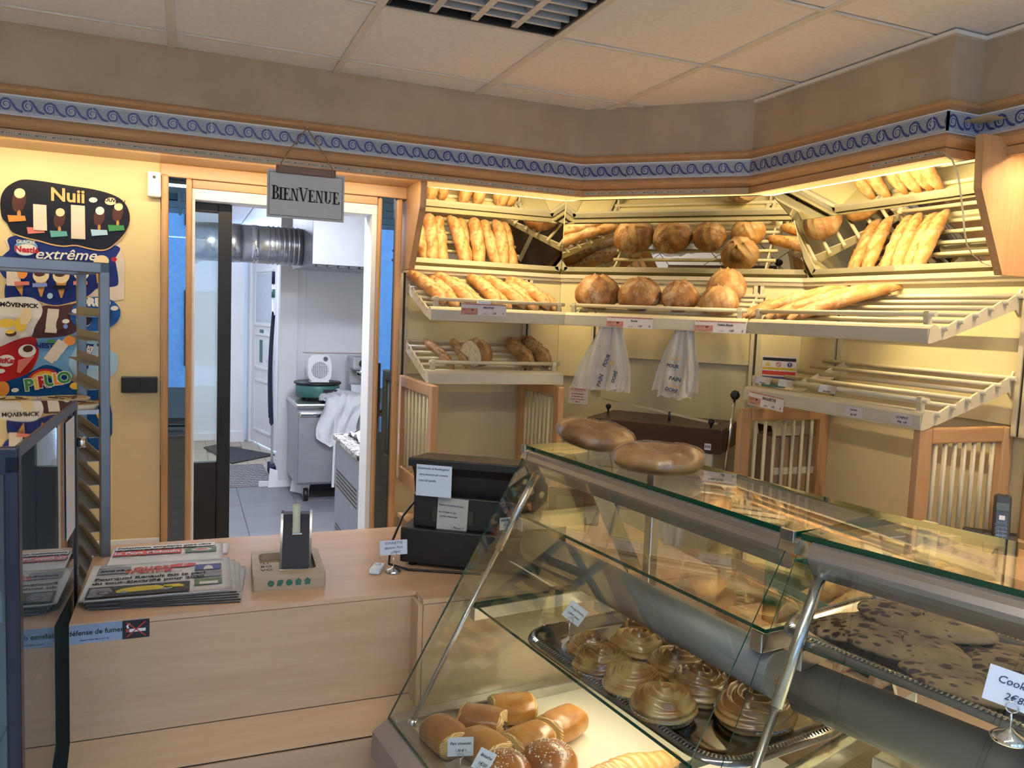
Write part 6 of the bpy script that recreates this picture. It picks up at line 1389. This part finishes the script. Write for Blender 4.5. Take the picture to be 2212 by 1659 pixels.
def pt(s2, a, b, size, c, rot=0, shear=0, bold=0, sx=1):
    x, z = PA_(a, b); lay[0] += .0002
    me = text_mesh(s2, size*.00066, shear, bold*.0006).copy(); me.materials.clear(); me.materials.append(pc[c]); inst('lettering', me, PO, T(x, -lay[0]-.0004, z) @ RY(rot-.08*0) @ UP @ Matrix.Diagonal((sx, 1, 1, 1)))
def cone(a, b, s_=1.0, scoop='cream', top=None):
    pp([(a-38*s_, b), (a+38*s_, b), (a+6*s_, b+110*s_), (a-4*s_, b+110*s_)], 'cone', 'cone', False); pe(a, b-12*s_, 48*s_, 42*s_, scoop, 'scoop')
    if top: pe(a-8*s_, b-28*s_, 34*s_, 22*s_, top, 'sauce')
def stick(a, b, s_=1.0, c='dchoc', top='cream'):
    pe(a, b, 42*s_, 70*s_, c, 'ice_bar', 18, .2); pe(a+4, b-44*s_, 34*s_, 30*s_, top, 'bite', 14); pe(a, b+78*s_, 12*s_, 22*s_, 'cone', 'stick', 10)
pp([(20, 430), (700, 430), (745, 560), (742, 790), (640, 800), (500, 900), (300, 900)], 'slip', 'backing_paper', False)
pp([(45, 420), (160, 405), (420, 440), (695, 470), (696, 525), (680, 545), (690, 580), (706, 685), (680, 712), (580, 718), (520, 762), (430, 795), (310, 812), (180, 778), (60, 762), (25, 765), (25, 690), (48, 665), (10, 632), (-20, 560), (30, 505), (52, 480)], 'blue', 'blue_panel')
pp([(22, 770), (100, 762), (200, 785), (310, 822), (430, 806), (530, 772), (530, 764), (430, 795), (310, 812), (190, 776), (60, 758)], 'gold', 'gold_line')
pp([(240, 815), (330, 818), (430, 806), (480, 800), (478, 960), (400, 992), (300, 1002), (180, 990), (230, 880)], 'brown', 'brown_panel')
pp([(-60, 790), (0, 765), (120, 756), (200, 772), (240, 822), (235, 872), (200, 925), (180, 982), (120, 1012), (30, 1035), (-60, 1040)], 'white', 'white_panel')
pp([(205, 1010), (300, 1002), (400, 992), (475, 962), (480, 1000), (440, 1090), (405, 1160), (425, 1240), (330, 1195), (250, 1170), (180, 1190), (222, 1110)], 'sky', 'light_blue_panel')
pp([(-60, 1240), (90, 1228), (190, 1188), (260, 1160), (340, 1185), (420, 1240), (520, 1300), (622, 1270), (622, 1690), (-60, 1690)], 'deep', 'deep_blue_panel')
pp([(-60, 1060), (0, 1038), (100, 1002), (190, 992), (217, 1045), (215, 1110), (170, 1190), (90, 1226), (-60, 1240)], 'red', 'red_panel')
pp([(470, 985), (530, 962), (620, 1000), (660, 1095), (700, 1120), (706, 1185), (680, 1242), (600, 1272), (500, 1262), (430, 1222), (400, 1150), (440, 1072)], 'pale', 'pale_blue_panel')
pe(565, 872, 156, 102, 'mid', 'blue_disc', 32)
B_ = [(2, 205), (30, 142), (90, 102), (150, 90), (260, 100), (400, 120), (560, 142), (680, 175), (742, 218), (772, 280), (770, 342), (740, 400), (690, 450), (640, 484), (590, 492), (520, 480), (440, 462), (370, 466), (300, 456), (230, 436), (160, 420), (95, 400), (62, 380), (40, 340), (8, 300)]
pp([(a, b+(8 if b > 380 else 0)) for a, b in B_], 'gold', 'gold_border'); pp(B_, 'black', 'black_panel')
stick(108, 210, .95); stick(345, 310, .8, 'dchoc', 'cream'); stick(585, 300, .8, 'dchoc', 'white'); stick(700, 275, .8)
for a, b, c in ((95, 310, 'orange'), (205, 378, 'pinkl'), (340, 398, 'teal'), (585, 392, 'pale'), (690, 365, 'green')): pp([(a-52, b-18), (a+48, b-14), (a+54, b+14), (a-44, b+20)], c, 'flavour_flash', False)
pt('Nuii', 395, 182, 105, 'gold', 0, 0, 3); pe(548, 203, 26, 15, 'white', 'price_disc'); pe(655, 210, 36, 22, 'cream', 'news_disc'); pt('NOUVEAU', 668, 206, 28, 'black', .06, 0, 1)
for a, b, w, h in ((230, 305, 78, 152), (456, 332, 84, 200), (76, 642, 80, 108)): pp([(a-w/2, b-h/2), (a+w/2, b-h/2+6), (a+w/2+4, b+h/2), (a-w/2+2, b+h/2-5)], 'slip', 'taped_slip', False)
pe(150, 478, 68, 46, 'sky', 'logo_rim', 28); pe(152, 488, 60, 32, 'white', 'logo_field', 28); pt('Nestlé', 155, 490, 46, 'red', .04, 0, 2); pt('GLACES', 148, 446, 26, 'white', .04, 0, 1)
pt('extrême', 382, 522, 86, 'white', -.03, .35, 1, 1.08); pe(600, 560, 48, 34, 'cream', 'scoop'); pp([(560, 575), (645, 580), (610, 690), (575, 690)], 'cone', 'cone', False)
pe(130, 615, 30, 40, 'orange', 'scoop'); pp([(85, 690), (135, 690), (128, 755)], 'cone', 'cone', False)
cone(238, 650, 1.0, 'cream', 'dchoc'); cone(358, 655, 1.05, 'cream', 'dchoc'); cone(480, 640, 1.0, 'white', 'pinkl')
for a, b, c in ((232, 692, 'lblue'), (356, 708, 'black'), (474, 686, 'pinkl'), (128, 680, 'pinkl')): pp([(a-44, b-11), (a+42, b-9), (a+44, b+11), (a-42, b+12)], c, 'flavour_flash', False)
pe(292, 757, 17, 17, 'pale', 'seal'); pe(680, 552, 18, 14, 'red', 'red_flash')
pt('MÖVENPICK', 112, 806, 34, 'black', .02, 0, 1.6); pe(120, 915, 36, 42, 'yellow', 'pear'); pe(150, 870, 34, 50, 'cream', 'ice_bar', 18, .3); pe(40, 905, 50, 26, 'yellow', 'swirl'); pe(65, 965, 32, 18, 'dchoc', 'fruit'); pe(60, 955, 28, 12, 'yellow', 'fruit_cut'); pe(138, 978, 22, 12, 'white', 'price_disc')
pp([(280, 830), (348, 836), (332, 975), (262, 968)], 'slip', 'taped_slip', False); pe(238, 940, 30, 26, 'dchoc', 'nougat'); pe(365, 905, 30, 60, 'dchoc', 'ice_bar', 16, .4); pe(388, 908, 22, 13, 'white', 'price_disc'); pe(386, 938, 14, 14, 'lblue', 'seal')
pt('OREO', 560, 804, 62, 'white', .02, 0, 5); pe(498, 902, 48, 46, 'white', 'wafer_cream', 24); pe(506, 896, 42, 44, 'black', 'wafer', 24); pp([(590, 860), (612, 858), (612, 940), (585, 938)], 'slip', 'taped_slip', False); pp([(635, 858), (672, 856), (660, 935), (645, 935)], 'blue', 'tub', False)
for a, b in ((448, 850), (686, 842)): pe(a, b, 24, 14, 'white', 'price_disc')
pe(38, 1120, 50, 34, 'white', 'logo_field', 26); pt('KitKat', 30, 1120, 42, 'red', 0, .2, 2); pe(160, 1070, 52, 38, 'white', 'scoop'); pe(165, 1058, 30, 20, 'dchoc', 'sauce'); pp([(108, 1120), (205, 1100), (120, 1195), (100, 1190)], 'pinkl', 'cone', False); pe(8, 1178, 24, 13, 'white', 'price_disc')
pt('NESTEA', 290, 1048, 40, 'blue', 0, 0, 2); pe(300, 1022, 24, 14, 'green', 'leaf', 12); pp([(378, 1010), (405, 1050), (330, 1140), (296, 1115)], 'white', 'wrapper', False); pe(412, 1022, 36, 30, 'orange', 'ice_tip'); pp([(345, 1008), (400, 1045), (308, 1152), (256, 1118)], 'slip', 'taped_slip', False)
pp([(515, 1045), (560, 1050), (525, 1195), (462, 1200)], 'blue', 'wrapper', False); pt('SMARTIES', 512, 1140, 40, 'white', -1.25, 0, 2); pp([(480, 1195), (510, 1200), (485, 1235), (465, 1230)], 'blue', 'stick', False)
for a, b, c in ((590, 1030, 'pinkl'), (606, 1045, 'yellow'), (588, 1055, 'blue'), (606, 1068, 'green')): pe(a, b, 10, 9, c, 'sweet', 10)
for k, c in enumerate(('red', 'orange', 'yellow', 'green')): pp([(262+(104-14*k)*math.cos(t), 1262-(84-12*k)*math.sin(t)) for t in [pi*i/16 for i in range(17)]]+[(262+(92-14*k)*math.cos(t), 1262-(72-12*k)*math.sin(t)) for t in [pi*i/16 for i in range(16, -1, -1)]], c, 'rainbow_band', False)
for k, (ch, c) in enumerate(zip('PiRULO', ('green', 'yellow', 'red', 'green', 'orange', 'green'))): pt(ch, 172+k*42, 1270-k*6, 92, 'white', -.12, 0, 8); pt(ch, 172+k*42, 1270-k*6, 90, c, -.12, 0, 4)
pe(20, 1280, 40, 44, 'orange', 'ice_bar', 16); pe(92, 1292, 22, 12, 'white', 'price_disc'); pe(455, 1290, 40, 22, 'yellow', 'sun'); pe(590, 1410, 22, 30, 'red', 'price_disc'); pp([(560, 1440), (625, 1440), (592, 1500)], 'yellow', 'cone', False)
for a in (95, 195): pp([(a-22, 1560), (a+22, 1560), (a, 1640)], 'cone', 'cone', False)
lay[0] += .001
# ---------------------------------------------------------------- bakery trolley with a tray of tarts
M_['troll'] = plain('trolley_steel', (.20, .205, .215), .38, .85, var=.08, scale=12)
TA = math.atan2(-.249, -.968)
tr_ = thing('bakery_trolley', 'steel bakery trolley with angled runners beside the ice cream poster', 'trolley', (-.19, 2.45, FLOOR), TA+pi)
w_, d_, hT = .46, .37, 1.745
for nm, x, y in (('front_post', -.013, 0), ('rear_post', -.013, d_), ('front_post', -w_, 0), ('rear_post', -w_, d_)): MB().bbox(x-.012, x+.013, y-.010, y+.015, .10, hT, .002).build(nm, M_['troll'], tr_)
MB().bbox(-w_-.012, 0, -.010, .015, hT-.028, hT, .002).build('top_bar', M_['troll'], tr_); MB().bbox(-w_-.012, 0, d_-.010, d_+.015, hT-.028, hT, .002).build('top_bar', M_['troll'], tr_)
for x in (-.013, -w_): MB().bbox(x-.010, x+.011, 0, d_, hT-.026, hT-.004, .002).build('side_bar', M_['troll'], tr_); MB().bbox(x-.010, x+.011, 0, d_, .12, .145, .002).build('side_bar', M_['troll'], tr_)
MB().bbox(-w_, -.013, -.008, .012, .12, .145, .002).build('bottom_bar', M_['troll'], tr_)
ru = MB().prism([(0, 0), (.028, 0), (.028, .0025), (.0025, .0025), (.0025, .024), (0, .024)], (0, .012, 0), (-1, 0, 0), (0, 0, 1), (0, d_-.02, 0)).mesh('runner', M_['troll']); rv = MB().prism([(0, 0), (.028, 0), (.028, .0025), (.0025, .0025), (.0025, .024), (0, .024)], (0, .012, 0), (1, 0, 0), (0, 0, 1), (0, d_-.02, 0)).mesh('runner', M_['troll'])
for k in range(22):
    z = .20+k*.0665
    inst('runner', ru, tr_, T(-.022, 0, z)); inst('runner', rv, tr_, T(-w_+.012, 0, z))
for x in (-.02, -w_+.01):
    for y in (.01, d_-.01):
        c = MB().tube([(x-.012, y, .045), (x+.012, y, .045)], .045, 16).build('castor_wheel', M_['black'], tr_); MB().box(x-.018, x+.018, y-.015, y+.015, .085, .10).build('castor_plate', M_['troll'], c)
def trl(x, y, z): c, s_ = math.cos(TA+pi), math.sin(TA+pi); return Vector((-.19+c*x-s_*y, 2.45+s_*x+c*y, z))
ZT = FLOOR+.20+17*.0665+.004-0
tt = thing('baking_tray', 'steel baking tray of small tarts in the trolley', 'tray', trl(-.235, .17, ZT), TA+pi); MB().box(-.205, .205, -.19, .185, 0, .002).build('sheet', M_['steelk'], tt)
for b in ((-.205, .205, -.192, -.189, 0, .012), (-.205, .205, .183, .186, 0, .012), (-.205, -.202, -.19, .185, 0, .012), (.202, .205, -.19, .185, 0, .012)): MB().box(*b).build('raised_rim', M_['steelk'], tt)
M_['pastry'] = plain('tart_shell', (.62, .46, .26), .7, var=.12, scale=40); M_['tartfill'] = crust('tart_filling', (.30, .13, .04), (.62, .40, .12), (.78, .62, .34), .2); M_['paperring'] = plain('paper_ring', (.62, .55, .44), .8)
def tart(i):
    off = Vector((i, 2, 2)); f_ = lattice('filling', lambda u, v: (.056*v*math.cos(2*pi*u), .056*v*math.sin(2*pi*u), .017+.004*noise.noise(off+Vector((v*4*math.cos(2*pi*u), v*4*math.sin(2*pi*u), 0)))), 28, 8, [M_['tartfill']]); set_slash(f_, [0]*len(f_.vertices)); return f_
tf = [tart(k) for k in range(3)]; ts_ = MB().lathe([(0, .001), (.050, .001), (.062, .020), (.060, .023), (.056, .017)], n=32).mesh('shell', M_['pastry']); tg = MB().lathe([(.050, 0), (.066, .022), (.067, .022), (.051, 0)], n=40).mesh('paper_ring', M_['paperring'])
for k, (x, y, lab) in enumerate(((-.075, -.12, 'small tart at the right front of the trolley tray'), (-.085, .02, 'small tart at the right back of the trolley tray'), (-.21, -.115, 'small tart in the middle front of the trolley tray'), (-.215, .03, 'small tart behind the middle one on the trolley tray'), (-.345, -.11, 'small tart at the left front of the trolley tray'), (-.35, .035, 'small tart at the far left back of the trolley tray'))):
    t = thing('tart', lab, 'tart', trl(x, y+.17, ZT+.0022), k, 'tarts on the trolley tray'); inst('shell', ts_, t); inst('filling', tf[k % 3], t); inst('paper_ring', tg, t)
    for q in range(5): a = q*1.3+k; MB().prism([(-.016, -.003), (.016, -.002), (.015, .004), (-.014, .003)], (.028*math.cos(a), .028*math.sin(a), .021), (math.cos(a*2), math.sin(a*2), 0), (-math.sin(a*2), math.cos(a*2), 0), (0, 0, .003)).build('topping', M_['dtop'] if 'dtop' in M_ else M_['choc'] if q % 2 else M_['kou'], t)
# ---------------------------------------------------------------- dark-framed refrigerated display cabinet at the left edge
M_['frameblue'] = plain('blue_black_frame', (.008, .012, .028), .3, var=.2); M_['cabglass'] = glass('cabinet_glass', (.62, .68, .70), 1.0, 0, 1.62); M_['topmirror'] = mirror('glossy_dark_top', (.62, .62, .64), .02)
CA = R(1.2)*-1
cb_ = thing('display_cabinet', 'tall dark-framed glass display cabinet at the left edge of the picture', 'cabinet', (-.253, 1.512, FLOOR), CA)
Wc, Dc, Hc = .62, .66, 1.40
MB().bbox(-Wc, 0, 0, Dc, .0, .30, .004).build('base', M_['frameblue'], cb_); MB().box(-Wc, .0, -.002, Dc, Hc-.012, Hc).build('glossy_top', M_['topmirror'], cb_)
MB().bbox(-Wc, .002, -.012, .002, Hc-.045, Hc+.001, .004).build('top_frame', M_['frameblue'], cb_); MB().bbox(-.006, .002, 0, Dc, Hc-.020, Hc+.001, .002).build('top_frame', M_['frameblue'], cb_)
for x, y, wx in ((-.020, -.012, .022), (-Wc, -.012, .022), (-.020, Dc-.03, .022), (-Wc, Dc-.03, .022)): MB().bbox(x, x+wx, y, y+.030, .0, Hc-.012, .004).build('corner_post', M_['frameblue'], cb_)
MB().box(-.006, -.002, .018, Dc-.03, .30, Hc-.02).build('side_glass', M_['cabglass'], cb_); MB().box(-Wc+.022, -.020, -.008, -.003, .30, Hc-.045).build('front_glass', M_['cabglass'], cb_)
MB().box(-Wc+.005, -.015, Dc-.03, Dc-.02, .30, Hc-.02).build('back_panel', M_['white'], cb_); MB().box(-Wc, -Wc+.006, .018, Dc-.03, .30, Hc-.02).build('side_panel', M_['greydark'], cb_)
for z in (.62, .92): MB().box(-Wc+.03, -.012, .03, Dc-.04, z, z+.006).build('shelf', M_['caseglass'], cb_)
MB().tube([(.002, Dc-.012, Hc-.10), (.020, Dc-.012, Hc-.10)], .013, 16).build('hinge_knob', M_['chrome'], cb_); MB().box(.0, .001, Dc-.17, Dc-.05, Hc-.30, Hc-.03).build('white_sheet', M_['paper'], cb_)
q = Vector((-.253-.13, 1.512+.26, FLOOR+.9262)); card_stand('card holder with a white card on the upper shelf of the display cabinet', stand1(q), .11, .06, (('Part de flan', 0, .042, .011), ('2,60 €', 0, .020, .011)), .1, .075)
# ---------------------------------------------------------------- lift everything so that the floor lies at z = 0
for o in list(bpy.data.objects):
    if o.parent is None: o.location.z += CAMZ
